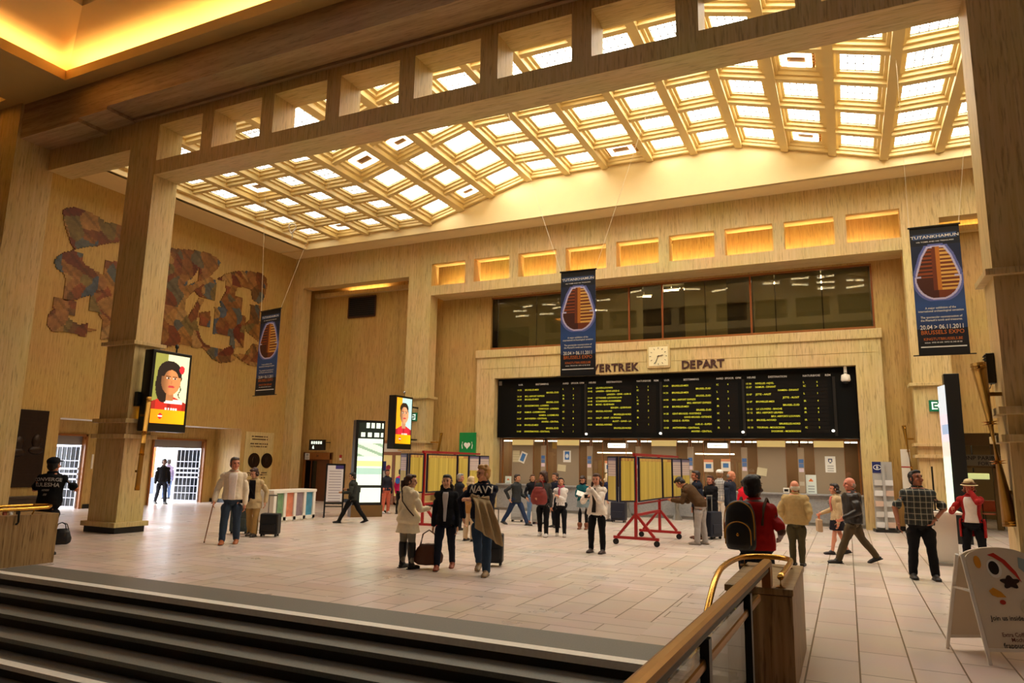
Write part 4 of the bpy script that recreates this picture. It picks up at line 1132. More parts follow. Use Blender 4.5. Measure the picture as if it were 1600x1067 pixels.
# ================================================================== BANNERS
BAN = vcol_mat('printed_banner', 0, .6)
def banner_fn(u, v):
    # emblem: a gilt bell-shaped bust form, striped, no face
    y = (v-.635)/.2; x = (u-.5)/.47
    def half(y):
        if y > 1.0 or y < -1.0: return -1.0
        if y > .62: return .30+.28*(1-y)/.38 if y < .97 else .16
        if y > -.12: return .58+.30*(.62-y)/.74
        if y > -.2: return .70
        return .92*math.sqrt(max(0.02, 1-((y+.2)/.82)**2))
    p = half(y)
    if abs(x) < p:
        if abs(x+.02) < .17 and y > -.7:
            return (206, 124, 40) if x > -.02 else (120, 52, 18)
        st = int((y+2)*13) % 2
        if x > 0: return (236, 184, 92) if st and y > -.75 else (124, 56, 20)
        return (150, 70, 24) if st and y > -.2 else (74, 30, 14)
    q = max([half(y+dy)+.0 for dy in (-.05, 0, .05)])
    if q > 0 and abs(x) < q+.07: return (206, 200, 232)
    q = max([half(y+dy) for dy in (-.11, -.05, 0, .05, .11)])
    if q > 0 and abs(x) < q+.16: return (104, 114, 186)
    if v > .955 or v < .06: return (12, 12, 16)
    if .90 < v < .94 and .06 < u < .94: return (58, 84, 128)
    if v > .85: return (18, 22, 36)
    if v < .20: return (16, 18, 34) if v > .1 else (12, 10, 14)
    g = max(0, 1-abs(v-.38)*2.6)
    return (24+int(24*g), 36+int(48*g), 66+int(80*g))
def banner(p_bl, p_br, h, c_l, c_r, label):
    d = (p_br-p_bl); w = d.length; ax = d.normalized()
    t = thing('exhibition_banner', label, 'banner', p_bl)
    printed('cloth', w, h, 84, 220, banner_fn, BAN, Vector((0, 0, 0)), ax, Z_, t, .01)
    nrm = ax.cross(Z_)
    bm = BM(); obox(bm, ax*w/2+Z_*h/2-nrm*.012, ax, nrm, Z_, w/2, .002, h/2); link('backing', bm, mat('banner_back', (30, 36, 60), .7), t)
    f = nrm*.004
    OM_ = mat('orange_lettering', (206, 110, 44), .6)
    def line(s, size, z, sq, m_=M_TXT_W):
        q = BM(); text(q, s, size, ax*w/2+Z_*z+f, ax, Z_, 'CENTER', squeeze=sq); link('text_line', q, m_, t, recalc=False)
    line('TUTANKHAMUN', .085, h*.908, 1.3)
    line('HIS TOMB AND HIS TREASURES', .036, h*.875, 1.3)
    for q, s in enumerate(('A major exhibition of the', 'international archaeological sensation', '', 'The spectacular reconstruction of', "the Pharaoh's tomb and treasures.")):
        if s: line(s, .06, h*.352-q*.062, .86)
    line('20.04 > 06.11.2011', .125, h*.197, .78)
    line('BRUSSELS EXPO', .115, h*.158, .92, OM_); line('KINGTUTBRUSSELS.BE', .075, h*.112, .9, OM_)
    line('tickets  0900 00 600  INFO 02 345 00 00', .04, h*.09, .95)
    q = BM(); obox(q, ax*w/2+Z_*h*.062+f, ax, nrm, Z_, w*.45, .001, .012); link('white_stripe', q, M_TXT_W, t)
    bm = BM(); bar(bm, -ax*.03+Z_*h, ax*(w+.03)+Z_*h, .03); bar(bm, -ax*.1, ax*(w+.1), .022); link('rods', bm, M_DARK, t)
    wire = mat('steel_wire', (214, 200, 170), .5, .2)
    for s0, c in ((0, c_l), (w, c_r)):
        bm = BM(); tube(bm, [ax*s0+Z_*h, c-p_bl], .006, 5); link('wire', bm, wire, t)
def ceil_pt(px, py, Y):
    p = onY(px, py, Y); p.z = prof(p.x); return p
b1 = (Vector((-16.34, 16.05, 3.63)), Vector((-15.35, 15.85, 3.63)))
banner(b1[0], b1[1], 2.64, Vector((-16.96, 16.4, 10.66)), Vector((-14.0, 16.3, 10.67)), 'leftmost of three blue exhibition banners, hanging before the mosaic wall')
b2 = (Vector((-6.27, 16, 3.88)), Vector((-5.36, 16, 3.88)))
banner(b2[0], b2[1], 2.64, Vector((-8.36, 17.0, prof(-8.36)+.01)), Vector((-3.97, 17.0, prof(-3.97)+.01)), 'middle one of three blue exhibition banners, hanging before the departure board')
b3 = (Vector((1.42, 16, 4.03)), Vector((2.29, 16, 4.03)))
banner(b3[0], b3[1], 2.65, Vector((1.45, 16.2, 10.61)), Vector((2.84, 16.2, 10.61)), 'rightmost of three blue exhibition banners, hanging by the right rear pier')
t = thing('ring_ornament', 'small white twisted ring hanging below the coffers near the far left corner', 'ornament', (-19.2, 19.6, 10.2))
c = onX(457, 357, -18.8); t.location = c
bm = BM(); tube(bm, [(.16*math.cos(a), .05*math.sin(2*a), .19*math.sin(a)) for a in [2*math.pi*i/24 for i in range(24)]], .03, 8, closed=True); link('ring', bm, M_WHITE, t, True)
bm = BM(); tube(bm, [(0, 0, -.19), (.03, 0, -.3), (-.02, .02, -.42)], .02, 6); link('tail', bm, M_WHITE, t, True)
bm = BM(); bar(bm, (0, 0, .19), (0, 0, 11.05-c.z), .008); link('thread', bm, M_WHITE, t)

# ================================================================== FURNITURE ON THE FLOOR
# white recycling unit
t = thing('recycling_unit', 'long white waste unit with four coloured openings, left of the poster stand', 'waste unit', (-14.62, 15.95, 0))
bm = BM(); box(bm, -.3, .22, -.85, .85, .03, .80); box(bm, -.3, .24, -.85, .85, 0, .05); link('body', bm, M_WHITE, t)
bm = BM(); box(bm, -.33, .28, -.88, .88, .80, .88, .01)
for q in range(5): box(bm, .22, .27, -.85+q*.4-(0 if q else 0), -.75+q*.4, .05, .8)
box(bm, .22, .27, -.85, .85, .05, .14); link('frame', bm, M_WHITE, t)
for q, c in enumerate(((120, 160, 120), (216, 130, 96), (150, 130, 140), (70, 140, 170))):
    bm = BM(); box(bm, .215, .225, -.75+q*.4+.0, -.45+q*.4, .14, .8); link('coloured_opening', bm, mat('bin_front_%d' % q, c, .4, noise_amt=.45, scale=6), t)
# poster stand
t = thing('poster_stand', 'black frame stand with a white printed notice, before the walking suited man', 'poster stand', fl(520, 808), R(0))
ax, nn = facing(38)
bm = BM()
for s0 in (-1, 1): bar(bm, ax*s0*.27, ax*s0*.27+Z_*1.62, .035)
bar(bm, -ax*.27+Z_*1.6, ax*.27+Z_*1.6, .05); bar(bm, -ax*.27+Z_*.42, ax*.27+Z_*.42, .05); bar(bm, -ax*.27+Z_*.32, ax*.27+Z_*.32, .03)
for s0 in (-1, 1): bar(bm, ax*s0*.27-nn*.22+Z_*.015, ax*s0*.27+nn*.22+Z_*.015, .05, .03)
link('frame', bm, M_BLACK, t)
printed('notice', .48, 1.1, 16, 40, lambda u, v: (70, 60, 130) if (v > .9 and u > .5) else ((170, 164, 176) if (int(v*40) % 3 == 0 and .1 < u < .9 and v < .88) else (226, 222, 226)), vcol_mat('printed_paper'), -ax*.24+Z_*.47+nn*.02, ax, Z_, t, .015)
bm = BM(); obox(bm, Z_*1.03-nn*.005, ax, nn, Z_, .26, .008, .57); link('back_panel', bm, M_DARK, t)
# lit information totem
t = thing('info_totem', 'tall black info totem with a lit map, behind the walking suited man', 'information totem', Vector((-13.8, 18.5, 0)))
ax, nn = facing(52)
bm = BM(); obox(bm, Z_*1.68, ax, nn, Z_, .47, .17, 1.32); link('casing', bm, M_BLACK, t)
bm = BM(); obox(bm, Z_*.18, ax, nn, Z_, .5, .2, .18); link('plinth', bm, mat('brown_plinth', (110, 80, 36), .5), t)
def totem(u, v):
    if v > .80:
        if v > .93 and u > .25 and int(u*14) % 3: return (225, 240, 225)
        if .82 < v < .88 and u > .1 and int(u*11) % 3: return (225, 240, 225)
        return (16, 26, 18)
    if v < .19:
        return (226, 240, 226) if (u-1.02)**2+(v-.0)**2*2.6 < .75 and v > .015 else (22, 26, 22)
    if v < .225: return (20, 24, 20)
    if .58 < v < .74:
        return (150, 176, 150) if int((u*3+v*26)) % 3 == 0 else (214, 236, 214)
    if .46 < v < .52: return (222, 230, 150)
    if .36 < v < .43: return (170, 206, 190)
    return (226, 244, 226)
printed('lit_map', .8, 2.5, 30, 90, totem, vcol_mat('lit_print', .85), -ax*.38+Z_*.42+nn*.176, ax, Z_, t, .006)
# leaflet stands
def leaflet_stand(base, h, w, d, ax, nn, label, rows, name='leaflet_stand', strip=False):
    t = thing(name, label, 'leaflet stand', base)
    bm = BM(); obox(bm, Z_*(h/2+.03), ax, nn, Z_, w/2, .02, h/2-.03); 
    if strip: obox(bm, Z_*(h/2)+nn*.07, ax, nn, Z_, .035, .05, h/2)
    link('panel', bm, mat('grey_acrylic', (176, 172, 166), .3), t)
    bm = BM(); obox(bm, Z_*.04, ax, nn, Z_, w/2+.04, .2, .04); link('base', bm, M_DARK, t)
    bm = BM(); obox(bm, Z_*(h-.16)+nn*.025-(ax*w*.25 if strip else ax*0), ax, nn, Z_, w*(.25 if strip else .48), .006, .16); hd = link('header', bm, mat('navy_header', (22, 34, 96), .5), t)
    bm = BM(); c = Z_*(h-.16)+nn*.034-(ax*w*.25 if strip else ax*0)
    tube(bm, [c+ax*(.10*math.cos(a))+Z_*(.065*math.sin(a)) for a in [2*math.pi*i/20 for i in range(20)]], .009, 6, closed=True)
    text(bm, 'B', .11, c-Z_*.038, ax, Z_, 'CENTER'); link('emblem', bm, M_TXT_W, hd, recalc=False)
    for r in range(rows):
        for s0 in ((-1, 1) if strip else (-.5, .5)):
            z = .2+r*(h-.5)/rows
            bm = BM(); obox(bm, ax*(s0*w*.27)+Z_*z+nn*.06, ax, nn, Z_, w*.2, .035, .075); link('pocket', bm, mat('leaflets_%d' % ((r+int(s0)) % 3), ((200, 196, 190), (210, 180, 160), (224, 222, 220))[(r+int(s0)) % 3], .5), t)
    return t
ax, nn = facing(45)
leaflet_stand(fl(590, 801), 1.72, .42, .3, ax, nn, 'grey leaflet stand with a navy oval emblem, right of the lit totem', 3)
ax, nn = facing(10)
leaflet_stand(Vector((.9, 23.25, 0)), 1.98, .52, .3, ax, nn, 'clear leaflet rack with a navy emblem, behind the leather-jacketed man', 5, strip=True)
# timetable boards on red wheeled frames
def tt(u, v):
    if v > .93: return (196, 140, 80) if int(u*30) % 2 else (220, 190, 96)
    if int(v*60) % 2 and (int(u*24) % 5): return (196, 172, 66)
    if int(u*3.0001*8) % 8 == 0: return (180, 156, 60)
    return (226, 204, 98)
def tt_w(u, v):
    if v > .56: return (120, 110, 140) if v > .93 else ((190, 170, 170) if int(v*50) % 3 == 0 else (222, 204, 196))
    return tt(u, v)
TT = vcol_mat('timetable_print', .0, .4)
def timetables(base, label, rz, left_dark=False):
    t = thing('timetable_stand', label, 'timetable stand', base, rz)
    L = 1.95
    bm = BM()
    for y in (0, L): 
        box(bm, -.52, .52, y-.03, y+.03, .13, .19); bar(bm, (0, y, .19), (0, y, 2.02), .06)
        bar(bm, (-.42, y, .19), (0, y, .68), .055); bar(bm, (.42, y, .19), (0, y, .68), .055)
    bar(bm, (0, 0, .66), (0, L, .66), .055); bar(bm, (0, -.1, 2.0), (0, L+1.3, 2.0), .06)
    bar(bm, (0, L, 2.0), (0, L+1.9, 2.0), .05); bar(bm, (0, 0, .9), (0, L+1.9, .9), .04)
    link('red_frame', bm, M_RED, t)
    for y in (0, L):
        for x in (-.47, .47):
            bm = BM(); disc_cyl(bm, (x, y, .065), (0, 1, 0), .065, .035, 16); bar(bm, (x, y, .065), (x, y, .14), .03); link('castor', bm, M_RUBBER, t, False)
    def leaf(p, d, w, fn, two=False):
        """one framed timetable from p along unit d"""
        d = Vector(d).normalized(); n = d.cross(Z_)
        c = Vector(p)+d*w/2+Z_*1.45
        bm = BM(); obox(bm, c, d, n, Z_, w/2, .02, .5)
        o = link('panel_frame', bm, mat('navy_frame', (24, 24, 50), .4), t)
        for s0 in (1, -1):
            a = d*s0
            printed('timetable_sheet', w-.07, .93, max(8, int(w*28)), 60, fn, TT, c-a*(w/2-.035)-Z_*.465+n*(.026*s0), a, Z_, o, .004)
    leaf((.06, .04, 0), (0, 1, 0), L-.08, tt)
    leaf((.06, L+.05, 0), (.12, 1, 0), .6, tt); leaf((.14, L+.70, 0), (.12, 1, 0), .6, tt_w); leaf((.22, L+1.34, 0), (.12, 1, 0), .6, tt_w)
    leaf((.0, -.04, 0), (-.42, -.55, 0), .42, tt); leaf((-.30, -.36, 0), (-.5, .32, 0), .34, tt_w)
    return t
f1 = fl(994, 852.5)
timetables(Vector((f1.x-.0, f1.y, 0)), 'yellow timetable boards on a red wheeled frame before the bending man', R(-2))
f2 = fl(659, 829)
timetables(Vector((f2.x, f2.y, 0)), 'yellow timetable boards on a red frame behind the beige-coated woman', R(6))
# right side: black totem, white desk, white column panel, passage with bank sign
t = thing('info_totem', 'tall black totem with a lit left face beside the right rear pier', 'information totem', Vector((2.42, 20.9, 0)))
bm = BM(); box(bm, -.08, .26, -.16, .16, .0, 4.2, .01); link('casing', bm, M_BLACK, t)
def adr(u, v):
    if v > .62: return (150, 170, 200) if .66 < v < .74 and u > .2 else ((196, 206, 216) if v > .8 else (210, 200, 214))
    if v > .52: return (226, 206, 196)
    return (214, 232, 216) if int(v*30) % 4 else (226, 236, 222)
printed('lit_face', .5, 3.7, 10, 60, adr, vcol_mat('lit_print', .85), Vector((-.20, .16, .2)), -Y_*.0+Vector((.24, -.97, 0)).normalized()*.0+Vector((0.2, -.98, 0)).normalized(), Z_, t, .01)
t = thing('white_desk', 'narrow white counter table beside the woman in the straw hat', 'desk', Vector((1.62, 16.35, 0)))
bm = BM(); box(bm, -.28, .3, -.42, .42, .95, 1.0, .015); link('top', bm, M_WHITE, t)
bm = BM(); box(bm, -.16, .2, -.3, .3, .05, .95)
for q in range(4): box(bm, -.19, -.16, -.3+q*.18, -.24+q*.18, .05, .95)
link('body', bm, M_WHITE, t)
bm = BM(); box(bm, -.26, .28, -.4, .4, 0, .05); link('base', bm, M_GREY, t)
t = thing('sign_pole', 'thin dark pole standing on the white desk', 'pole', Vector((1.5, 16.2, 1.0)))
bm = BM(); bar(bm, (0, 0, 0), (0, 0, .85), .03); link('pole', bm, M_DARK, t); bm = BM(); box(bm, -.06, .06, -.06, .06, 0, .015); link('foot', bm, M_DARK, t)
a = onY(1419, 828, 23.4)
t = thing('white_column_panel', 'slim white panel with a red line, behind the man in the plaid shirt', 'panel', Vector((onY(1419, 770, 23.5).x, 23.5, 0)))
bm = BM(); box(bm, -.12, .12, -.05, .05, .03, 2.35, .01); link('panel', bm, M_WHITE, t)
bm = BM(); box(bm, -.13, .13, -.056, -.05, 1.83, 1.86); link('red_line', bm, M_RED, t); bm = BM(); box(bm, -.15, .15, -.12, .12, 0, .03); link('base', bm, M_DARK, t)
# passage
bm = BM(); box(bm, RX0-.3, RX0, YR+.3, 32, 0, 3.4); box(bm, RX1, RX1+.3, YR+.3, 32, 0, 3.4); box(bm, RX0, RX1, 31.7, 32, 0, 3.4); struct('wall_passage', bm, mat('dim_beige_wall', (150, 124, 80), .7))
bm = BM(); box(bm, RX0-.3, RX1+.3, YR+.3, 32, 3.0, 3.2); struct('ceiling_passage', bm, mat('dark_ceiling', (60, 46, 28), .8))
bm = BM(); box(bm, RX0, RX0+.1, 26.2, 26.35, 0, 3); box(bm, 4.05, 4.2, 26.2, 26.35, 0, 3); box(bm, RX0, RX1, 26.2, 26.35, 2.55, 3.0); box(bm, RX0, RX1, 26.2, 26.35, 1.86, 1.94)
struct('trim_%d' % k, bm, mat('olive_brown_trim', (120, 90, 40), .5)); k += 1
t = thing('bank_sign', 'pale bank name sign over the passage at far right', 'sign', onY(1527, 719, 26.1))
bm = BM(); box(bm, -.55, .85, 0, .08, -.17, .17); link('panel', bm, mat('dim_sign_panel', (150, 140, 118), .5), t)
bm = BM(); text(bm, 'BNP PARIBAS', .17, (.15, -.008, .01), X_, Z_, 'CENTER'); text(bm, 'FORTIS', .15, (.25, -.008, -.15), X_, Z_, 'CENTER'); link('lettering', bm, M_TXT_K, t, recalc=False)
bm = BM(); box(bm, -.5, -.44, .08, .12, -.1, .1); box(bm, .7, .76, .08, .12, -.1, .1); link('bracket', bm, M_DARK, t)
t = thing('lit_sign', 'glowing pale green sign inside the passage behind the straw hat', 'sign', onY(1522, 744, 29))
bm = BM(); box(bm, -.45, .45, 0, .1, -.10, .10, .02); link('panel', bm, mat('lit_pale_green', (226, 236, 160), .5, emit=.5), t)
bm = BM(); box(bm, -.02, .02, .04, .06, .14, 3.0-t.location.z); link('hanger', bm, M_DARK, t)
for i, px in enumerate((1550, 1578)):
    p = fl(px, 833)
    t = thing('orange_chair', 'orange chair in the dim passage, %s of two' % ('left' if i == 0 else 'right'), 'chair', Vector((onY(px, 810, 26.9).x, 26.9, 0)), 0, 'orange chairs in the passage')
    OC = mat('orange_plastic', (226, 110, 60), .4)
    bm = BM(); box(bm, -.23, .23, -.22, .22, .42, .46, .02); link('seat', bm, OC, t)
    bm = BM(); box(bm, -.22, .22, .2, .24, .5, .85, .02); link('backrest', bm, OC, t)
    for sx in (-.19, .19):
        for sy in (-.18, .2): 
            bm = BM(); bar(bm, (sx, sy, 0), (sx, sy, .43 if sy < 0 else .8), .025); link('leg', bm, M_DARK, t)
area('passage_lamp', (4.4, 28.5, 2.95), (2.5, .4), 25, (1.0, .8, .5))

# ================================================================== FOREGROUND
# right-hand stone parapet, brass rails, glass balustrade
bx0, bx1, by0, by1, bz = -1.0, -.47, 6.45, 8.0, .80
t = thing('stone_parapet', 'travertine parapet block at the stair head beside the brass rail', 'parapet', (-.735, 7.2, 0))
o_ = Vector((-.735, 7.2, 0))
bm = BM(); box(bm, bx0, bx1, by0, by1, 0, bz-.06, .006); link('block', loc(bm, o_), M_PARAPET, t)
bm = BM(); box(bm, bx0-.01, bx1+.01, by0-.01, by1+.01, bz-.055, bz, .008); link('coping', loc(bm, o_), M_PARAPET, t)
t = thing('glass_balustrade', 'glass balustrade with broad flat brass handrail leading towards the viewer', 'balustrade', (-.8, 4.4, 0))
o_ = Vector((-.8, 4.4, 0))
A0, A1 = fl(999, 1066, 1.0), fl(1198, 878, 1.0)
d_ = (A1-A0).normalized()
S0 = A1-d_*5.2
bm = BM()
def rail(bm, p, q, w, h):
    d = (q-p).normalized(); x = d.cross(Z_).normalized()
    prof_ = [(-w/2, -h*.2), (-w*.42, h*.3), (-w*.2, h*.5), (w*.2, h*.5), (w*.42, h*.3), (w/2, -h*.2), (w*.4, -h*.5), (-w*.4, -h*.5)]
    a = [bm.verts.new(p+x*u+Z_*v) for u, v in prof_]; b = [bm.verts.new(q+x*u+Z_*v) for u, v in prof_]
    for i in range(8): bm.faces.new((a[i], a[(i+1) % 8], b[(i+1) % 8], b[i]))
    bm.faces.new(a[::-1]); bm.faces.new(b)
rail(bm, S0, A1, .085, .05); link('handrail', loc(bm, o_), M_BRASSD, t)
bm = BM(); rail(bm, S0-Z_*.05, A1-Z_*.05, .05, .04); link('rail_core', loc(bm, o_), M_DARK, t)
side = d_.cross(Z_)
bm = BM(); m_ = (S0+A1)/2; obox(bm, Vector((m_.x, m_.y, .48))-d_*.2, d_, side, Z_, (A1-S0).length/2-.45, .006, .42); link('pane', loc(bm, o_), M_GLASS, t)
for f in (1.15, 2.6, 4.2):
    p = A1-d_*f
    bm = BM(); obox(bm, Vector((p.x, p.y, .46)), d_, side, Z_, .035, .03, .46); link('post', loc(bm, o_), M_BLACK, t)
bm = BM(); rail(bm, Vector((S0.x, S0.y, .80))-d_*0, Vector((A1.x, A1.y, .80))-d_*.55, .03, .05); link('lower_rail', loc(bm, o_), M_BRASSD, t)
bm = BM(); e_ = A1-d_*.02; obox(bm, Vector((e_.x, e_.y, .89)), d_, side, Z_, .07, .035, .085); link('end_bracket', loc(bm, o_), M_WOOD, t)
bm = BM(); obox(bm, Vector((m_.x, m_.y, .02))-d_*.3, d_, side, Z_, (A1-S0).length/2-.4, .1, .02); link('curb', loc(bm, o_), M_PARAPET, t)
# round brass rail looping round the parapet and down the stairs
zr = .95
zr = .885
P = [Vector(q) for q in ((-.56, 6.5, zr), (-.55, 7.0, zr), (-.55, 7.5, zr), (-.58, 7.74, zr), (-.70, 7.86, zr), (-.86, 7.84, zr), (-1.0, 7.7, zr), (-1.06, 7.4, zr), (-1.08, 6.95, zr), (-1.085, 6.6, zr-.03), (-1.085, 6.2, zr-.16), (-1.085, 5.2, zr-.68), (-1.085, 2.6, zr-2.0))]
t = thing('brass_handrail', 'round brass rail looping over the parapet and down the stairs', 'handrail', (P[1].x, P[1].y, bz))
o_ = Vector((P[1].x, P[1].y, bz))
# smooth the path
def smooth_path(P, n=6):
    out = []
    for i in range(len(P)-1):
        p0 = P[max(i-1, 0)]; p1 = P[i]; p2 = P[i+1]; p3 = P[min(i+2, len(P)-1)]
        for k_ in range(n):
            s = k_/n
            out.append(.5*((2*p1)+(-p0+p2)*s+(2*p0-5*p1+4*p2-p3)*s*s+(-p0+3*p1-3*p2+p3)*s**3))
    return out+[P[-1]]
bm = BM(); tube(bm, [p-o_ for p in smooth_path(P)], .026, 14); link('rail', bm, M_BRASS, t, True)
for i in (0, 3, 6):
    p = P[i]
    bm = BM(); tube(bm, [p-o_, Vector((p.x, p.y, bz))-o_], .012, 8); tube(bm, [Vector((p.x, p.y, bz))-o_, Vector((p.x, p.y, bz+.012))-o_], .045, 14); link('stanchion', bm, M_BRASSD, t)
# left-hand parapet
t = thing('stone_parapet', 'weathered travertine parapet at lower left, under the man in black', 'parapet', (-12.4, 5.2, 0))
o_ = Vector((-12.4, 5.2, 0))
bm = BM(); box(bm, -12.75, -12.05, 2.2, 7.72, 0, .80, .006); link('block', loc(bm, o_), M_PARAPET, t)
t = thing('brass_handrail', 'pair of brass rails on top of the lower left parapet', 'handrail', (-12.2, 6.4, .80))
o_ = Vector((-12.2, 6.4, .80))
bm = BM()
loop = [Vector((-12.02, 2.4, .90)), Vector((-12.02, 5.6, .90)), Vector((-12.02, 7.3, .90)), Vector((-12.08, 7.55, .91)), Vector((-12.25, 7.66, .92)), Vector((-12.42, 7.55, .92)), Vector((-12.46, 7.3, .92)), Vector((-12.46, 5.6, .92)), Vector((-12.46, 2.4, .92))]
tube(bm, [p-o_ for p in smooth_path(loop)], .028, 12); link('rail', bm, M_BRASS, t, True)
for p in (loop[1], loop[2], loop[6], loop[7]):
    bm = BM(); tube(bm, [p-o_, Vector((p.x if p.x < -12.3 else -12.09, p.y, .80))-o_], .013, 8); link('stanchion', bm, M_BRASSD, t)
for y in (7.05, 6.1):
    bm = BM(); tube(bm, [Vector((-12.05, y, .66))-o_, Vector((-12.0, y, .70))-o_, Vector((-12.02, y, .88))-o_], .016, 8); link('wall_bracket', bm, M_DARK, t)
for i, (px, c, nm) in enumerate(((9, (150, 60, 30), 'brown'), (19, (230, 226, 220), 'white'), (30, (70, 50, 40), 'dark'))):
    p = Vector((-12.25, onX(px, 790, -12.25).y, .80))
    t = thing('paper_cup', 'small %s cup standing on the lower left parapet' % nm, 'cup', p)
    bm = BM(); tube(bm, [(0, 0, 0), (0, 0, .1)], [.03, .04], 14); link('cup', bm, mat('cup_'+nm, c, .5), t)
    bm = BM(); tube(bm, [(0, 0, .1), (0, 0, .112)], .043, 14); link('lid', bm, M_WHITE if nm != 'dark' else M_BLACK, t)
# A-frame sign
nl, fl_ = fl(1548, 1039), fl(1480, 1012)
an = R(-2.0)
sp = Vector((fl_.x-nl.x, fl_.y-nl.y, 0))
ax = Vector((sp.y, -sp.x, 0)).normalized(); bk = sp.normalized()
t = thing('cafe_sign', 'white A-frame cafe sign with coffee drawings at lower right', 'A-frame sign', (nl+fl_)/2)
c0 = (nl+fl_)/2; depth = sp.length/2
Wd, Hh = .72, 1.02
up_f = (bk*depth*.93+Z_*Hh).normalized(); Lf = math.hypot(depth*.93, Hh)
M_SIGNW = mat('sign_white', (226, 212, 188), .45)
for sgn, nmz in ((1, 'front'), (-1, 'rear')):
    b = bk*sgn
    o = -b*depth
    u_ = (b*depth*.93+Z_*Hh).normalized()
    bm = BM()
    for q in (0, Wd): bar(bm, o+ax*q, o+ax*q+u_*Lf*.94, .045, .03)
    bar(bm, o+u_*.13, o+ax*Wd+u_*.13, .03)
    fr = link('leg_frame', bm, M_WHITE, t)
    poly = [(.02, .14), (Wd-.02, .14)]+[(Wd/2+(Wd/2-.02)*math.cos(R(a)), Lf*.9+.12*math.sin(R(a))) for a in range(0, 181, 12)]
    bm = BM(); nrm = ax.cross(u_); prism(bm, poly, o-nrm*.008, ax, u_, .016); pn = link('panel', bm, M_SIGNW, t)
    if sgn == 1:
        def patch(nm, pl, col, lift=.012):
            bm = BM(); prism(bm, pl, o+nrm*lift, ax, u_, .002); link(nm, bm, mat('ink_'+nm, col, .6), pn)
        def blob(cx, cy, rx, ry, n=20, rough=0): return [(cx+rx*math.cos(a)*(1+rough*math.sin(5*a)), cy+ry*math.sin(a)*(1+rough*math.sin(5*a))) for a in [2*math.pi*i/n for i in range(n)]]
        patch('saucer', blob(.285, .87, .075, .09), (240, 236, 226)); patch('coffee', blob(.28, .875, .052, .065), (40, 22, 14), .015)
        patch('red_sweep', [(.25, 1.0), (.32, 1.02), (.42, .95), (.50, .84), (.53, .74), (.46, .83), (.38, .93), (.3, .98)], (196, 44, 24))
        patch('yellow_crescent', blob(.13, .93, .035, .06), (222, 150, 36)); patch('beans', blob(.41, .74, .085, .055, 30, .25), (52, 26, 16))
        patch('amber_drop', [(.17, .66), (.22, .69), (.29, .65), (.33, .60), (.24, .60), (.19, .62)], (216, 150, 40)); patch('red_drop', blob(.28, .555, .03, .022), (190, 50, 26))
        patch('blue_patch', [(.56, .98), (.66, .95), (.62, .80), (.54, .88)], (150, 170, 168)); patch('cream', blob(.60, .50, .15, .12), (206, 192, 160), .013)
        patch('cone', [(.46, .42), (.72, .42), (.72, .14), (.62, .10+.05)], (116, 48, 22), .014)
        patch('dark_square', [(.62, .78), (.71, .80), (.71, .64), (.64, .66)], (50, 28, 24))
        bm = BM(); f = o+nrm*.0145
        text(bm, 'Join us inside.', .062, f+ax*.115+u_*.39, ax, u_); link('dark_lettering', bm, M_TXT_K, pn, recalc=False)
        bm = BM(); text(bm, 'Extra Coffee', .052, f+ax*.18+u_*.245, ax, u_); text(bm, 'Mocha', .052, f+ax*.26+u_*.20, ax, u_); link('brown_lettering', bm, mat('brown_ink', (120, 70, 50), .6), pn, recalc=False)
        bm = BM(); text(bm, 'frappuccino', .066, f+ax*.17+u_*.145, ax, u_); link('script_lettering', bm, M_TXT_K, pn, recalc=False)
bm = BM(); hz = Hh*.62; bar(bm, -bk*depth*.42+Z_*hz, bk*depth*.42+Z_*hz, .03, .02); link('stay', bm, M_WHITE, t)
# ================================================================== PEOPLE
TEXW = bpy.data.textures.new('cloth_folds', 'CLOUDS'); TEXW.noise_scale = .11; TEXW.noise_depth = 1
TEXH = bpy.data.textures.new('hair_strands', 'CLOUDS'); TEXH.noise_scale = .035; TEXH.noise_depth = 2
def live(o, voxel, smooth=3, folds=0.0, tex=None):
    m = o.modifiers.new('surface', 'REMESH'); m.mode = 'VOXEL'; m.voxel_size = voxel; m.use_smooth_shade = True
    if smooth:
        s = o.modifiers.new('smooth', 'SMOOTH'); s.factor = .5; s.iterations = smooth
    if folds:
        d = o.modifiers.new('folds', 'DISPLACE'); d.texture = tex or TEXW; d.strength = folds; d.mid_level = .5; d.texture_coords = 'LOCAL'
    return o
def rings(bm, rs, n=16):
    """closed body of elliptical rings: (centre, right, front, rx, ry)"""
    R_ = []
    for c, r, f, rx, ry in rs:
        R_.append([bm.verts.new(c+r*(rx*math.cos(2*math.pi*k/n))+f*(ry*math.sin(2*math.pi*k/n))) for k in range(n)])
    for a, b in zip(R_, R_[1:]):
        for k in range(n): bm.faces.new((a[k], a[(k+1) % n], b[(k+1) % n], b[k]))
    bm.faces.new(R_[0][::-1]); bm.faces.new(R_[-1])
def limb(bm, pts, rad, n=12):
    tube(bm, pts, rad, n)
    for p, r in zip(pts, rad): ellipsoid(bm, p, (r, r, r), u=10, v=7)
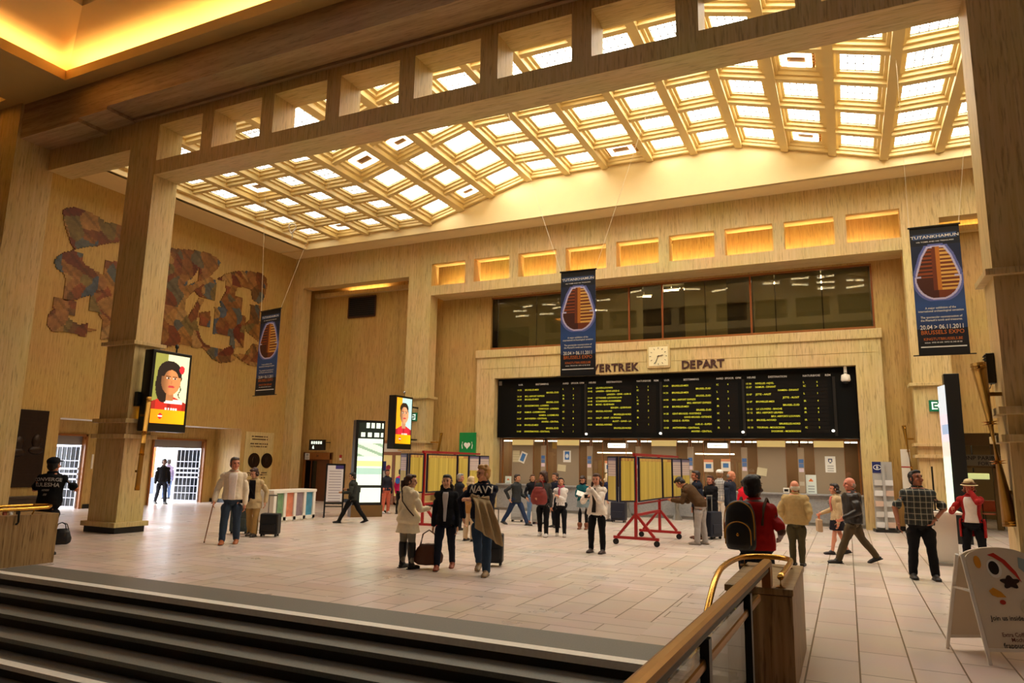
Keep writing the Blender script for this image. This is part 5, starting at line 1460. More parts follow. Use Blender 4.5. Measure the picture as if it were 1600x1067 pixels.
def checked(name, c1, c2, c3):
    m, nt, b = nodes(name); N = nt.nodes.new; L = nt.links.new
    tc = N('ShaderNodeTexCoord'); sx = N('ShaderNodeSeparateXYZ'); L(tc.outputs['Object'], sx.inputs[0])
    prev = None
    col = N('ShaderNodeRGB'); col.outputs[0].default_value = (*S(c1), 1); cur = col.outputs[0]
    for ax, per, w, c in (('X', .045, .5, c2), ('Z', .048, .5, c2), ('X', .09, .14, c3), ('Z', .096, .14, c3)):
        m1 = N('ShaderNodeMath'); m1.operation = 'DIVIDE'; m1.inputs[1].default_value = per; L(sx.outputs[ax], m1.inputs[0])
        m2 = N('ShaderNodeMath'); m2.operation = 'FRACT'; L(m1.outputs[0], m2.inputs[0])
        m3 = N('ShaderNodeMath'); m3.operation = 'LESS_THAN'; m3.inputs[1].default_value = w; L(m2.outputs[0], m3.inputs[0])
        m4 = N('ShaderNodeMath'); m4.operation = 'MULTIPLY'; m4.inputs[1].default_value = .55; L(m3.outputs[0], m4.inputs[0])
        mx = N('ShaderNodeMix'); mx.data_type = 'RGBA'; L(m4.outputs[0], mx.inputs['Factor']); L(cur, mx.inputs['A']); mx.inputs['B'].default_value = (*S(c), 1)
        cur = mx.outputs['Result']
    L(cur, b.inputs['Base Color']); b.inputs['Roughness'].default_value = .8
    return m
def fabric(nm, c, rough=.85): return mat('cloth_'+nm, c, rough, spec=.2, noise_amt=.12, scale=25)
def skinm(c): return mat('skin_%d' % c[0], c, .5, noise_amt=.05, scale=20)
TORSO_M = [(.47, .075, .055), (.50, .094, .066), (.535, .098, .068), (.58, .092, .064), (.62, .088, .062), (.67, .092, .064), (.72, .100, .070), (.765, .105, .068), (.792, .090, .060), (.812, .062, .048), (.830, .042, .038)]
TORSO_F = [(.47, .078, .056), (.50, .098, .070), (.535, .100, .070), (.58, .084, .060), (.62, .073, .053), (.67, .080, .060), (.72, .089, .070), (.765, .092, .064), (.790, .078, .055), (.811, .054, .044), (.830, .037, .035)]
class Body: pass
def person(label, foot, top=None, h=0, male=True, H=None, skin=(206, 150, 116), lean=0, twist=0, head=(0, 0), hroll=0,
           legL=(0, 2, 3), legR=(0, 2, 3), armL=None, armR=None, bulk=1.0, hair=('short', (40, 28, 20)), topw=None, legs=None, shoes=(30, 26, 24),
           pos=None, vox=.009, hs=1.12, elbow=None, group=None, face=True):
    base = Vector(pos) if pos is not None else fl(*foot)
    base.z = base.z if pos is not None else 0
    if H is None: H = max(1.45, min(1.95, top_at(base, top)))
    a = math.atan2(-math.cos(R(h)), math.sin(R(h))) - math.pi/2
    root = thing('person', label, 'person', base, a, group)
    B = Body(); B.root = root; B.H = H; B.vox = vox; HS = B.HS = H*hs
    slv = (topw or {}).get('sleeve', 1.0); k_arm = .8 if slv >= .55 else 1.0; k_leg = .86 if legs and legs[0] != 'skirt' else 1.0
    T = [(z*H, rx*H*bulk, ry*H*bulk) for z, rx, ry in (TORSO_M if male else TORSO_F)]
    # ---- legs (forward kinematics from the hip), the lower foot on the floor
    hipw = (.050 if male else .052)*H
    def leg(sg, pr):
        p, s, k_ = R(pr[0]), R(pr[1]), R(pr[2])
        th, sh = .245*H, .243*H
        hip = Vector((sg*hipw, 0, .53*H))
        d1 = Vector((sg*math.sin(s), math.sin(p)*math.cos(s), -math.cos(p)*math.cos(s)))
        q = p-k_; d2 = Vector((sg*math.sin(s)*.6, math.sin(q), -math.cos(q))).normalized()
        kn = hip+d1*th; an = kn+d2*sh
        return hip, kn, an, q
    LL, RR = leg(-1, legL), leg(1, legR)
    drop = .042*H-min(LL[2].z, RR[2].z)
    sh_ = Vector((0, 0, drop))
    B.L = [v+sh_ for v in LL[:3]]; B.R = [v+sh_ for v in RR[:3]]; B.qL, B.qR = LL[3], RR[3]
    hipc = Vector((0, 0, .53*H))
    rotT = Matrix.Rotation(R(-lean), 3, 'X')
    def tw(z):
        f = max(0, min(1, (z/H-.53)/.27)); return Matrix.Rotation(R(twist)*f, 3, 'Z')
    def spine(z):
        f = max(0, min(1, (z/H-.50)/.10))
        m = Matrix.Rotation(R(-lean)*f, 3, 'X')
        return hipc+m @ Vector((0, 0, z-hipc.z))+sh_, m @ tw(z)
    B.spine = spine
    def tring(z, rx, ry, off=0, dy=0):
        c, m = spine(z); return (c+m @ Vector((0, dy, 0)), m @ X_, m @ Y_, rx+off, ry+off)
    B.tring = tring; B.T = T
    # ---- arms
    shw = (.107 if male else .092)*H*(.9+.1*bulk)
    cS, mS = spine(.770*H)
    def arm(sg, tgt):
        s = cS+mS @ Vector((sg*shw, 0, 0))
        ua, fa = .168*H, .150*H
        if tgt is None: t = s+Vector((sg*.035*H, .015*H, -.312*H))
        else: t = Vector(tgt)*H
        d = t-s; L = min(d.length, (ua+fa)*.998); dn = d.normalized(); t = s+dn*L
        x = (ua*ua-fa*fa+L*L)/(2*L); y = math.sqrt(max(0, ua*ua-x*x))
        hint = Vector((sg*.5, -.75, -.6)) if elbow is None else Vector((sg*elbow[0], elbow[1], elbow[2]))
        hp = hint-dn*hint.dot(dn); hp.normalize()
        return s, s+dn*x+hp*y, t
    B.AL, B.AR = arm(-1, armL), arm(1, armR)
    SK = skinm(skin)
    # ---- body: one continuous surface
    bm = BM()
    rings(bm, [tring(z, rx*.9, ry*.9) for z, rx, ry in T])
    for L_, q in ((B.L, B.qL), (B.R, B.qR)):
        limb(bm, L_, [.046*H*bulk*k_leg, .031*H*k_leg, .021*H*k_leg])
        mid = L_[1].lerp(L_[2], .3); ellipsoid(bm, mid+Vector((0, -.008*H, 0)), (.030*H*k_leg, .032*H*k_leg, .05*H))
        an = L_[2]; fd = Vector((0, 1, 0))
        rf = Matrix.Rotation(q*.55 if an.z > .047*H else 0, 3, 'X'); ellipsoid(bm, an+rf @ Vector((0, .022*H, -.020*H)), (.020*H, .048*H, .014*H), rf)
    for (s, e, w), sg in ((B.AL, -1), (B.AR, 1)):
        limb(bm, [s, e, w], [.0255*H*bulk*.85, .0235*H*bulk*k_arm, .016*H*(.9+.1*bulk)*(.94 if k_arm < 1 else 1)])
        d = (w-e).normalized(); inw = Vector((-sg, .25, 0)); inw = (inw-d*inw.dot(d)).normalized(); side = d.cross(inw)
        if side.y < 0: side = -side
        palm = w+d*.035*H
        rot = Matrix((side, inw, d)).transposed()
        ellipsoid(bm, palm, (.022*H, .011*H, .034*H), rot)
        fr = max(.0047*H, vox*.85)
        for q, ln in ((-1.5, .040), (-.5, .047), (.5, .050), (1.5, .044)):
            k0 = palm+d*.022*H+side*(q*.0105*H); k1 = k0+d*(ln*.5*H)+inw*.006*H; k2 = k1+d*(ln*.42*H)+inw*.018*H
            tube(bm, [k0, k1, k2], [fr, fr*.95, fr*.8], 8)
        t0 = w+d*.015*H+side*.016*H; t1 = t0+side*.020*H+d*.018*H+inw*.006*H; t2 = t1+d*.02*H+inw*.012*H
        tube(bm, [t0, t1, t2], [fr*1.2, fr*1.05, fr*.9], 8)
    # head on its neck
    cN, mN = spine(.828*H)
    hm = mN @ Matrix.Rotation(R(head[0]), 3, 'Z') @ Matrix.Rotation(R(head[1]), 3, 'X') @ Matrix.Rotation(R(hroll), 3, 'Y')
    nb_ = cN+mN @ Vector((0, .004*H, .016*H))
    hc = nb_+(mN @ Vector((0, .012*H, .016*H)))+hm @ Vector((0, .0, .040*HS))
    B.hc, B.hm = hc, hm
    tube(bm, [cN-mN @ Vector((0, 0, .02*HS)), nb_, hc-hm @ Vector((0, .004*HS, .02*HS))], [.036*HS, .031*HS, .030*HS], 12)
    E_ = lambda x, y, z, rx, ry, rz: ellipsoid(bm, hc+hm @ Vector((x*HS, y*HS, z*HS)), (rx*HS, ry*HS, rz*HS), hm)
    E_(0, -.003, .012, .0435, .054, .052); E_(0, .010, -.022, .034, .038, .042); E_(0, .026, -.052, .018, .018, .014)
    E_(0, .052, -.008, .0075, .010, .016); E_(0, .056, -.016, .0095, .009, .007); E_(0, .043, .016, .030, .010, .008)
    for s0 in (-1, 1): E_(s0*.044, -.004, -.006, .007, .011, .017); E_(s0*.022, .036, -.020, .014, .013, .012)
    live(link('body', bm, SK, root), vox, 2)
    if face:
        for s0 in (-1, 1):
            bm = BM(); ellipsoid(bm, hc+hm @ Vector((s0*.0175*HS, .0475*HS, .004*HS)), (.0072*HS, .0045*HS, .0042*HS), hm, 10, 6); link('eye', bm, mat('dark_eye', (30, 22, 18), .2), root, True)
            bm = BM(); ellipsoid(bm, hc+hm @ Vector((s0*.018*HS, .0498*HS, .0155*HS)), (.011*HS, .004*HS, .0024*HS), hm, 10, 6); link('eyebrow', bm, mat('brow_%d' % hair[1][0], hair[1], .8), root, True)
        bm = BM(); ellipsoid(bm, hc+hm @ Vector((0, .0475*HS, -.034*HS)), (.0145*HS, .005*HS, .0042*HS), hm, 10, 6); link('mouth', bm, mat('lips_%d' % skin[0], tuple(int(v*.72) if i else int(v*.86) for i, v in enumerate(skin)), .5), root, True)
    # hair
    st, hcol = hair[0], hair[1]
    HM = mat('hair_%d_%d' % (hcol[0], hcol[2]), hcol, .55, noise_amt=.25, scale=60)
    bm = BM()
    G = lambda x, y, z, rx, ry, rz: ellipsoid(bm, hc+hm @ Vector((x*HS, y*HS, z*HS)), (rx*HS, ry*HS, rz*HS), hm)
    if st == 'bald':
        G(0, -.040, -.012, .034, .020, .030); G(-.036, -.022, -.012, .012, .028, .022); G(.036, -.022, -.012, .012, .028, .022)
    elif st != 'none':
        G(0, -.013, .026, .0475, .052, .046); G(0, -.030, -.008, .041, .032, .045); G(0, .024, .050, .036, .026, .018)
        G(-.038, -.010, .0, .010, .028, .030); G(.038, -.010, .0, .010, .028, .030)
        if st == 'spiky': G(.0, .02, .062, .03, .03, .014); G(.016, .0, .068, .02, .02, .012); G(-.018, -.01, .066, .02, .02, .012)
        if st in ('long', 'curly', 'bob'):
            ln = {'long': .17, 'curly': .09, 'bob': .055}[st]; wd = {'long': .034, 'curly': .046, 'bob': .036}[st]
            for s0 in (-1, 1):
                p0 = hc+hm @ Vector((s0*.036*HS, -.026*HS, .01*HS)); p1 = p0+Vector((0, 0, -.05*HS))+hm @ Vector((s0*.012*HS, .0, 0)); p2 = p1+Vector((0, 0, -(ln-.05)*HS))+mS @ Vector((s0*.006*HS, .024*HS if st == 'long' else 0, 0))
                tube(bm, [p0, p1, p2], [wd*.6*HS, wd*.62*HS, wd*.35*HS], 10)
            p0 = hc+hm @ Vector((0, -.032*HS, 0)); p2 = p0+Vector((0, 0, -ln*HS))+mS @ Vector((0, -.012*HS, 0)); tube(bm, [p0, p0.lerp(p2, .5)+mS @ Vector((0, -.012*HS, 0)), p2], [.040*HS, wd*1.05*HS, wd*.6*HS], 12)
            if st == 'curly': G(0, -.01, .03, .062, .06, .054); G(-.05, -.01, -.01, .024, .035, .05); G(.05, -.01, -.01, .024, .035, .05)
        if st == 'pony':
            p0 = hc+hm @ Vector((0, -.055*HS, .022*HS)); ellipsoid(bm, p0, (.02*HS, .02*HS, .02*HS)); p1 = p0+hm @ Vector((0, -.025*HS, -.02*HS)); p2 = p1+Vector((0, 0, -.12*HS)); tube(bm, [p0, p1, p1.lerp(p2, .5), p2], [.016*HS, .022*HS, .022*HS, .010*HS], 10)
        if st == 'bun': G(0, -.065, .03, .028, .024, .026)
    if st != 'none': live(link('hair', bm, HM, root), .008 if vox < .01 else .010, 2, .012, TEXH)
    else: bm.free()
    # trousers / bare legs / shoes
    if legs:
        kind, c = legs[0], legs[1]; w = legs[2] if len(legs) > 2 else 1.0
        bm = BM()
        if kind in ('trousers', 'tights'):
            o = .009*H if kind == 'trousers' else .006*H
            rings(bm, [tring(z, rx, ry, o) for z, rx, ry in T if z <= .60*H])
            for L_ in (B.L, B.R):
                e = L_[1].lerp(L_[2], .97)
                limb(bm, [L_[0], L_[0].lerp(L_[1], .5), L_[1], L_[1].lerp(L_[2], .5), e], [.054*H*bulk+o, .047*H*bulk+o, .036*H+o*.8, .033*H+o*.8*w, (.026*H+o*.9*w) if kind == 'trousers' else .026*H])
        elif kind == 'skirt':
            zt, zb = .62*H, legs[3]*H
            rings(bm, [tring(zb, .125*H, .105*H), tring((zb+.53*H)/2, .118*H, .095*H), tring(.53*H, .105*H, .078*H), tring(zt, .084*H, .062*H)])
        if kind != 'skirt': ellipsoid(bm, B.spine(.475*H)[0], (.062*H*bulk, .058*H*bulk, .045*H))
        live(link('skirt' if kind == 'skirt' else 'trousers', bm, c if not isinstance(c, tuple) else fabric('%d_%d_%d' % c, c), root), .011, 2, .018 if kind == 'trousers' else .008)
    boot = shoes if isinstance(shoes, dict) else None
    scol = boot['c'] if boot else shoes
    for L_, q in ((B.L, B.qL), (B.R, B.qR)):
        an = L_[2]; pit = max(-.7, min(.7, q*.9)) if an.z > .05*H else 0.0
        pit = q*.55 if an.z > .047*H else 0
        rot = Matrix.Rotation(pit, 3, 'X')
        bm = BM()
        Q = lambda x, y, z, rx, ry, rz: ellipsoid(bm, an+rot @ Vector((x*H, y*H, z*H)), (rx*H, ry*H, rz*H), rot)
        Q(0, .042, -.022, .029, .074, .021); Q(0, .01, -.010, .028, .040, .030); Q(0, -.014, -.022, .027, .030, .021); Q(0, .082, -.026, .029, .040, .016)
        if boot: limb(bm, [an, L_[2].lerp(L_[1], boot['h']*.5), L_[2].lerp(L_[1], boot['h'])], [.034*H, .044*H, .048*H])
        o = live(link('boot' if boot else 'shoe', bm, mat('leather_%d_%d' % scol[:2], scol, .45), root), .008, 2)
        bm = BM(); obox(bm, an+rot @ Vector((0, .028*H, -.038*H)), rot @ X_, rot @ Y_, rot @ Z_, .024*H, .075*H, .004*H); link('sole', bm, mat('sole', (120, 110, 100) if scol[0] > 120 else (26, 22, 20), .7), o)
    if topw: garment(B, **topw)
    return B
def garment(B, c, z0=.50, sleeve=1.0, off=.009, flare=0.0, name='jacket', collar=True, material=None, folds=.02, bulk=1.0, zt=.82, open_=None, hood=False):
    H, root = B.H, B.root; o = off*H
    M = material or (c if not isinstance(c, tuple) else fabric('%d_%d_%d' % c, c))
    bm = BM(); rs = []
    T = [t for t in B.T if t[0] > z0*H and t[0] <= zt*H]
    if z0 < .47:
        n = 4
        for i in range(n):
            z = (z0+(.50-z0)*i/n)*H; f = 1-i/n
            rs.append(B.tring(z, .098*H, .075*H, o+flare*H*f))
        T = [t for t in T if t[0] >= .5*H]
    else:
        t0 = T[0]; rs.append(B.tring(z0*H, t0[1], t0[2], o+flare*H))
    rs += [B.tring(z, rx*bulk, ry*bulk, o+(flare*H*max(0, (.62-z/H)/.12) if z < .62*H else 0)) for z, rx, ry in T]
    rings(bm, rs, 20)
    for sg, (s, e, w) in ((-1, B.AL), (1, B.AR)):
        c0, m0 = B.spine(.786*H); limb(bm, [c0+m0 @ Vector((sg*.045*H, 0, 0)), s.lerp(e, .06)], [.030*H+o*.6, .031*H+o*.8])
        if sleeve <= 0: continue
        if sleeve < .55:
            q = s.lerp(e, min(1, sleeve/.5)); limb(bm, [s, q], [.029*H+o*.8, .030*H+o])
        else:
            q = e.lerp(w, min(1, (sleeve-.5)/.47)); limb(bm, [s, s.lerp(e, .5), e, e.lerp(q, .5), q], [.029*H+o*.8, .028*H+o*.9, .025*H+o*.9, .022*H+o*.8, .019*H+o*.7])
    if collar:
        c0, m = B.spine(.825*H)
        tube(bm, [c0+m @ Vector((.040*H*math.cos(a), .036*H*math.sin(a)-.002*H, .006*H)) for a in [2*math.pi*i/18 for i in range(18)]], .012*H, 8, closed=True)
    if hood:
        c0, m = B.spine(.815*H); ellipsoid(bm, c0+m @ Vector((0, -.050*H, .008*H)), (.055*H, .032*H, .035*H), m)
    g = live(link(name, bm, M, root), .0105, 2, folds)
    if open_:
        # front opening showing the shirt below: (colour, z low, z high, half width low, half width high)
        panel(B, 'shirt_front', open_[0], open_[1], open_[2], open_[3], open_[4], o+.010*H)
    return g
def surf(B, ang, z, off):
    """point on the front of the torso at an angle from straight ahead and a height"""
    H = B.H; T = B.T
    if z < T[2][0]: z_ = z; T = [(0, T[2][1], T[2][2])]+list(T[2:])
    for (z0, a0, b0), (z1, a1, b1) in zip(T, T[1:]):
        if z0 <= z <= z1: f = (z-z0)/(z1-z0); rx, ry = a0+(a1-a0)*f, b0+(b1-b0)*f; break
    else: rx, ry = (T[2][1], T[2][2]) if z < T[0][0] else (T[-1][1], T[-1][2])
    c, m = B.spine(z)
    return c+m @ Vector(((rx+off)*math.sin(ang), (ry+off)*math.cos(ang), 0))
def panel(B, name, c, z0, z1, w0, w1, off, n=8, nz=12, back=False, th=.006):
    bm = BM(); H = B.H; G = []
    for j in range(nz+1):
        z = (z0+(z1-z0)*j/nz)*H; w = w0+(w1-w0)*j/nz; row = []
        for i in range(n+1):
            a = (i/n*2-1)*w + (math.pi if back else 0)
            row.append((bm.verts.new(surf(B, a, z, off)), bm.verts.new(surf(B, a, z, off-th*H-.006))))
        G.append(row)
    for j in range(nz):
        for i in range(n):
            for q in (0, 1): bm.faces.new((G[j][i][q], G[j][i+1][q], G[j+1][i+1][q], G[j+1][i][q]))
    for j in range(nz):
        for i in (0, n): bm.faces.new((G[j][i][0], G[j+1][i][0], G[j+1][i][1], G[j][i][1]))
    for i in range(n):
        for j in (0, nz): bm.faces.new((G[j][i][0], G[j][i+1][0], G[j][i+1][1], G[j][i][1]))
    return link(name, bm, c if not isinstance(c, tuple) else fabric('%d_%d_%d' % c, c), B.root, True)
def chest_text(B, s, z, size, c, off=.022, back=False, arc=0.0, name='shirt_lettering'):
    H = B.H; bm = BM(); text(bm, s, size, (0, 0, 0), X_, Z_, 'CENTER', squeeze=.8, bold=.02)
    for v in bm.verts:
        r = .1*H; a = v.co.x/r; z_ = z*H+v.co.z-arc*a*a
        v.co = surf(B, (math.pi-a) if back else -a, z_, off*H)
    return link(name, bm, fabric('print_%d' % c[0], c), B.root, recalc=False)
def scarf(B, c, tail=0.0):
    H = B.H; bm = BM(); c0, m = B.spine(.832*H)
    tube(bm, [c0+m @ Vector((.043*H*math.cos(a), .040*H*math.sin(a)+.004*H, .010*H*math.sin(a*3))) for a in [2*math.pi*i/20 for i in range(20)]], .019*H, 8, closed=True)
    if tail:
        p = [surf(B, .25, z*H, .02*H) for z in (.83, .78, .72, .83-tail)]; tube(bm, p, [.018*H, .02*H, .02*H, .014*H], 8)
    return live(link('scarf', bm, c if not isinstance(c, tuple) else fabric('%d_%d_%d' % c, c), B.root), .009, 2, .012)
def world(B, p): return B.root.matrix_basis @ Vector(p)
def hand(B, side):
    s, e, w = B.AL if side == 'L' else B.AR
    return B.root.matrix_basis @ (w+(w-e).normalized()*.055*B.H)
def cap(B, c, brim='front', band=None, name='cap'):
    H = B.HS; bm = BM(); hc, hm = B.hc, B.hm
    ellipsoid(bm, hc+hm @ Vector((0, -.008*H, .036*H)), (.053*H, .060*H, .040*H), hm)
    if brim == 'front': ellipsoid(bm, hc+hm @ Vector((0, .06*H, .026*H)), (.042*H, .045*H, .006*H), hm)
    else:
        ellipsoid(bm, hc+hm @ Vector((0, -.004*H, .058*H)), (.047*H, .055*H, .030*H), hm)
        ellipsoid(bm, hc+hm @ Vector((0, .0, .024*H)), (.082*H, .090*H, .006*H), hm)
    o = live(link(name, bm, fabric('hat_%d_%d' % c[:2], c), B.root), .007, 2)
    if band:
        bm = BM(); tube(bm, [hc+hm @ Vector((.056*H*math.cos(a), .063*H*math.sin(a)-.006*H, .040*H)) for a in [2*math.pi*i/24 for i in range(24)]], .008*H, 8, closed=True); link('hat_band', bm, fabric('band', band), o, True)
def strap(B, pts, c, r=.010):
    bm = BM(); tube(bm, pts, r, 6); return link('strap', bm, fabric('strap_%d' % c[0], c), B.root, True)
WALK_L = dict(legL=(24, 2, 6), legR=(-17, 2, 24)); WALK_R = dict(legR=(24, 2, 6), legL=(-17, 2, 24))
STEP_L = dict(legL=(13, 2, 4), legR=(-9, 2, 14)); STEP_R = dict(legR=(13, 2, 4), legL=(-9, 2, 14))

# --- bags and luggage -------------------------------------------------------
def suitcase(label, base, rz, w, d, h, c, handle=.35, tilt=0, name='suitcase', wheels=True):
    t = thing(name, label, 'suitcase', base, rz); t.rotation_euler = (R(tilt), 0, rz)
    bm = BM(); box(bm, -w/2, w/2, -d/2, d/2, .06, h, .03); link('shell', bm, mat('luggage_%d_%d' % c[:2], c, .5, noise_amt=.1, scale=20), t)
    bm = BM(); box(bm, -w*.38, w*.38, -d/2-.025, -d/2+.01, .14, h*.55, .012); link('front_pocket', bm, mat('luggage_%d_%d' % c[:2], c, .5, noise_amt=.1, scale=20), t)
    if handle:
        bm = BM(); 
        for s0 in (-1, 1): bar(bm, (s0*w*.22, d*.3, h-.03), (s0*w*.22, d*.3, h+handle), .018)
        bar(bm, (-w*.25, d*.3, h+handle), (w*.25, d*.3, h+handle), .03); link('handle', bm, M_GREY, t)
    for s0 in (-1, 1):
        for s1 in (-1, 1):
            bm = BM(); disc_cyl(bm, (s0*w*.38, s1*d*.32, .035), (1, 0, 0), .034, .03, 14); bar(bm, (s0*w*.38, s1*d*.32, .035), (s0*w*.38, s1*d*.32, .075), .025); link('wheel', bm, M_RUBBER, t)
    return t
def soft_bag(name, label, cat, base, rz, w, d, h, c, loop=.25, loop_to=None):
    t = thing(name, label, cat, base, rz)
    bm = BM(); rs = []
    for z, f in ((0, .75), (.12*h, .98), (.45*h, 1.0), (.8*h, .78), (h, .5)):
        rs.append((Vector((0, 0, z)), X_, Y_, w/2*f, d/2*(f if z > .5*h else .95)))
    rings(bm, rs, 18); live(link('bag_body', bm, mat('bag_%d_%d' % c[:2], c, .55, noise_amt=.15, scale=15), t), .012, 3, .02)
    bm = BM()
    for s0 in (-.3, .3):
        tube(bm, [(-w*.28, d*s0, h*.9), (-w*.2, d*s0*.6, h+loop*.7), (0, 0, h+loop), (w*.2, d*s0*.6, h+loop*.7), (w*.28, d*s0, h*.9)], .010, 8)
    link('handles', bm, mat('bag_strap_%d' % c[0], tuple(int(v*.8) for v in c), .5), t, True)
    return t
# ------------------------------------------------------------------ the people, from the front of the hall to the back
NEAR = .0075
# three friends in the middle
P = person('woman in a beige raincoat, grey tights and black boots, back turned', (635, 888), 738, h=165, male=False, skin=(214, 160, 126), head=(-55, 0), vox=NEAR,
    hair=('pony', (64, 34, 20)), legs=('tights', (126, 120, 108)), shoes=dict(c=(16, 14, 14), h=.86), legL=(0, 3, 0), legR=(0, 3, 0), armR=(.12, .16, .62),
    topw=dict(c=(242, 228, 192), z0=.37, flare=.035, off=.013, name='raincoat', hood=True))
bm = BM(); ellipsoid(bm, P.hc+P.hm @ Vector((0, -.062*P.HS, .025*P.HS)), (.035, .02, .02)); link('hair_tie', bm, mat('pale_green_tie', (170, 196, 150), .6), P.root, True)
strap(P, [surf(P, math.pi+.5, .80*P.H, .028*P.H), surf(P, math.pi, .70*P.H, .03*P.H), surf(P, math.pi-.6, .62*P.H, .03*P.H), surf(P, math.pi-1.2, .55*P.H, .04*P.H)], (60, 40, 30))
P = person('smiling long-haired woman in a black blazer and dark jeans', (694, 889), 737, h=22, male=False, skin=(224, 168, 130), vox=NEAR, **STEP_R, head=(-4, 4),
    hair=('long', (22, 16, 14)), legs=('trousers', (26, 28, 42), .8), shoes=(150, 70, 36), armL=(.165, .04, .48) if False else None,
    topw=dict(c=(20, 19, 22), z0=.46, name='blazer', off=.010, open_=((196, 192, 190), .50, .80, .10, .32)))
hL = hand(P, 'R')
bp = fl(674, 862); bpos = Vector((hand(P, 'R').x, hand(P, 'R').y, 0))
hb = hand(P, 'R')
soft_bag('handbag', 'large soft brown leather bag carried low by the smiling woman', 'bag', Vector((hb.x-.06, hb.y-.02, hb.z-.56)), R(25), .50, .24, .34, (84, 44, 20), .22)
P = person('fair-haired man in glasses and a navy hoodie reading NAVY, coat over arm', (752, 897), 722, h=15, male=True, skin=(226, 164, 126), vox=NEAR, legL=(14, 2, 6), legR=(-12, 2, 22), head=(-45, 0),
    hair=('spiky', (176, 128, 62)), legs=('trousers', (44, 62, 84), 1.3), shoes=(150, 122, 86), bulk=1.08, armL=(.05, .19, .66), armR=(.19, -.03, .50), elbow=(.9, -.4, -.5),
    topw=dict(c=(22, 24, 40), z0=.50, name='hoodie', off=.012, hood=True, folds=.028))
chest_text(P, 'NAVY', .735, .16, (226, 220, 206), .034); chest_text(P, '26', .665, .13, (226, 220, 206), .034, name='number_print')
bm = BM()
for s0 in (-1, 1): tube(bm, [P.hc+P.hm @ Vector((s0*.0185*P.HS+.013*P.HS*math.cos(a), .054*P.HS, .004*P.HS+.009*P.HS*math.sin(a))) for a in [2*math.pi*i/14 for i in range(14)]], .002, 6, closed=True)
for s0 in (-1, 1): tube(bm, [P.hc+P.hm @ Vector((s0*.031*P.HS, .052*P.HS, .006*P.HS)), P.hc+P.hm @ Vector((s0*.046*P.HS, .0, .004*P.HS))], .002, 6)
link('glasses', bm, M_BLACK, P.root)
# coat hanging from his left forearm
s, e, w = [P.root.matrix_basis @ v for v in P.AL]
t = thing('folded_coat', 'olive-beige coat draped over the forearm of the man in the hoodie', 'coat', ((e+w)/2).xy.to_3d())
o_ = t.location.copy(); bm = BM(); d = (w-e).normalized(); out = Vector((d.y, -d.x, 0)).normalized()
if out.dot(-o_) < 0: out = -out
n, mZ = 14, 16; GV = []
for j in range(mZ+1):
    row = []
    for i in range(n+1):
        f = i/n; p = e.lerp(w, f*1.15-.05); v = j/mZ
        wdt = .075*math.sin(f*math.pi)
        hang = .74-.26*f
        fold = .05*math.sin(f*15+v*3)*min(1, v*2.5)
        if v < .12: q = p+out*(.075*math.cos(v/.12*math.pi*.5)*1.0)*(1) + Z_*(.07*math.sin((1-v/.12)*math.pi/2)); q = p+Z_*(.075*(1-v/.12))+out*(.085*math.sin(v/.12*math.pi/2))
        else: q = p+out*(.085+fold+.03*math.sin(v*3.0))+Z_*(-(v-.12)*hang)-d*(.16*(v-.12)*(1-f)*1.2)+d*(-.05*v)
        row.append(bm.verts.new(q-o_))
    GV.append(row)
for j in range(mZ):
    for i in range(n): bm.faces.new((GV[j][i], GV[j][i+1], GV[j+1][i+1], GV[j+1][i]))
o = link('coat_cloth', bm, fabric('olive_beige', (156, 134, 98)), t, True)
m_ = o.modifiers.new('thick', 'SOLIDIFY'); m_.thickness = .03; m_ = o.modifiers.new('sub', 'SUBSURF'); m_.levels = 1; m_.render_levels = 2
bm = BM(); tube(bm, [e-o_+Z_*.06, w-o_+Z_*.075+d*.03], [.055, .04], 12); live(link('coat_roll', bm, fabric('olive_beige', (156, 134, 98)), t), .012, 2, .02)
hb = hand(P, 'R')
suitcase('black wheeled suitcase trailing beside the man in the hoodie', Vector((fl(769, 884).x, fl(769, 884).y, 0)), R(20), .38, .24, .55, (22, 20, 20), .42, 0)
# man with backpack by the parapet
P = person('man in a red shirt seen from behind, wearing a black backpack', None, None, h=176, male=True, pos=(-1.03, 8.95, 0), H=1.70, skin=(96, 58, 40), vox=NEAR, bulk=1.3, hs=1.28,
    hair=('short', (14, 11, 10)), legs=('trousers', (24, 26, 34), 1.2), shoes=(40, 34, 30), armL=(-.13, .12, .60), armR=(.15, .10, .57), head=(-20, 6),
    topw=dict(c=(168, 26, 22), z0=.49, sleeve=.40, off=.012, name='red_shirt'))
bt = P.root.matrix_basis @ surf(P, math.pi, .66*P.H, .10*P.H)
t = thing('backpack', 'black backpack with yellow piping on the red-shirted man', 'backpack', bt, P.root.rotation_euler.z+math.pi)
KB = mat('black_nylon', (22, 22, 22), .6, noise_amt=.2, scale=30); YP_ = mat('yellow_piping', (206, 146, 36), .5)
t.location.x -= .10
bm = BM(); rings(bm, [(Vector((0, 0, z)), X_, Y_, rx, ry) for z, rx, ry in ((-.27, .15, .09), (-.22, .17, .115), (0, .175, .115), (.16, .16, .10), (.25, .12, .075), (.28, .06, .05))], 20); live(link('pack_body', bm, KB, t), .012, 3)
bm = BM(); rings(bm, [(Vector((0, .10, z)), X_, Y_, rx, ry) for z, rx, ry in ((-.25, .11, .04), (-.2, .14, .065), (-.05, .14, .065), (.03, .10, .05), (.05, .05, .03))], 20); live(link('front_pocket', bm, KB, t), .01, 3)
bm = BM(); tube(bm, smooth_path([Vector(q) for q in ((-.14, .145, -.2), (-.135, .150, -.05), (-.09, .148, .02), (0, .146, .05), (.09, .148, .02), (.135, .150, -.05), (.14, .145, -.2))]), .007, 6); 
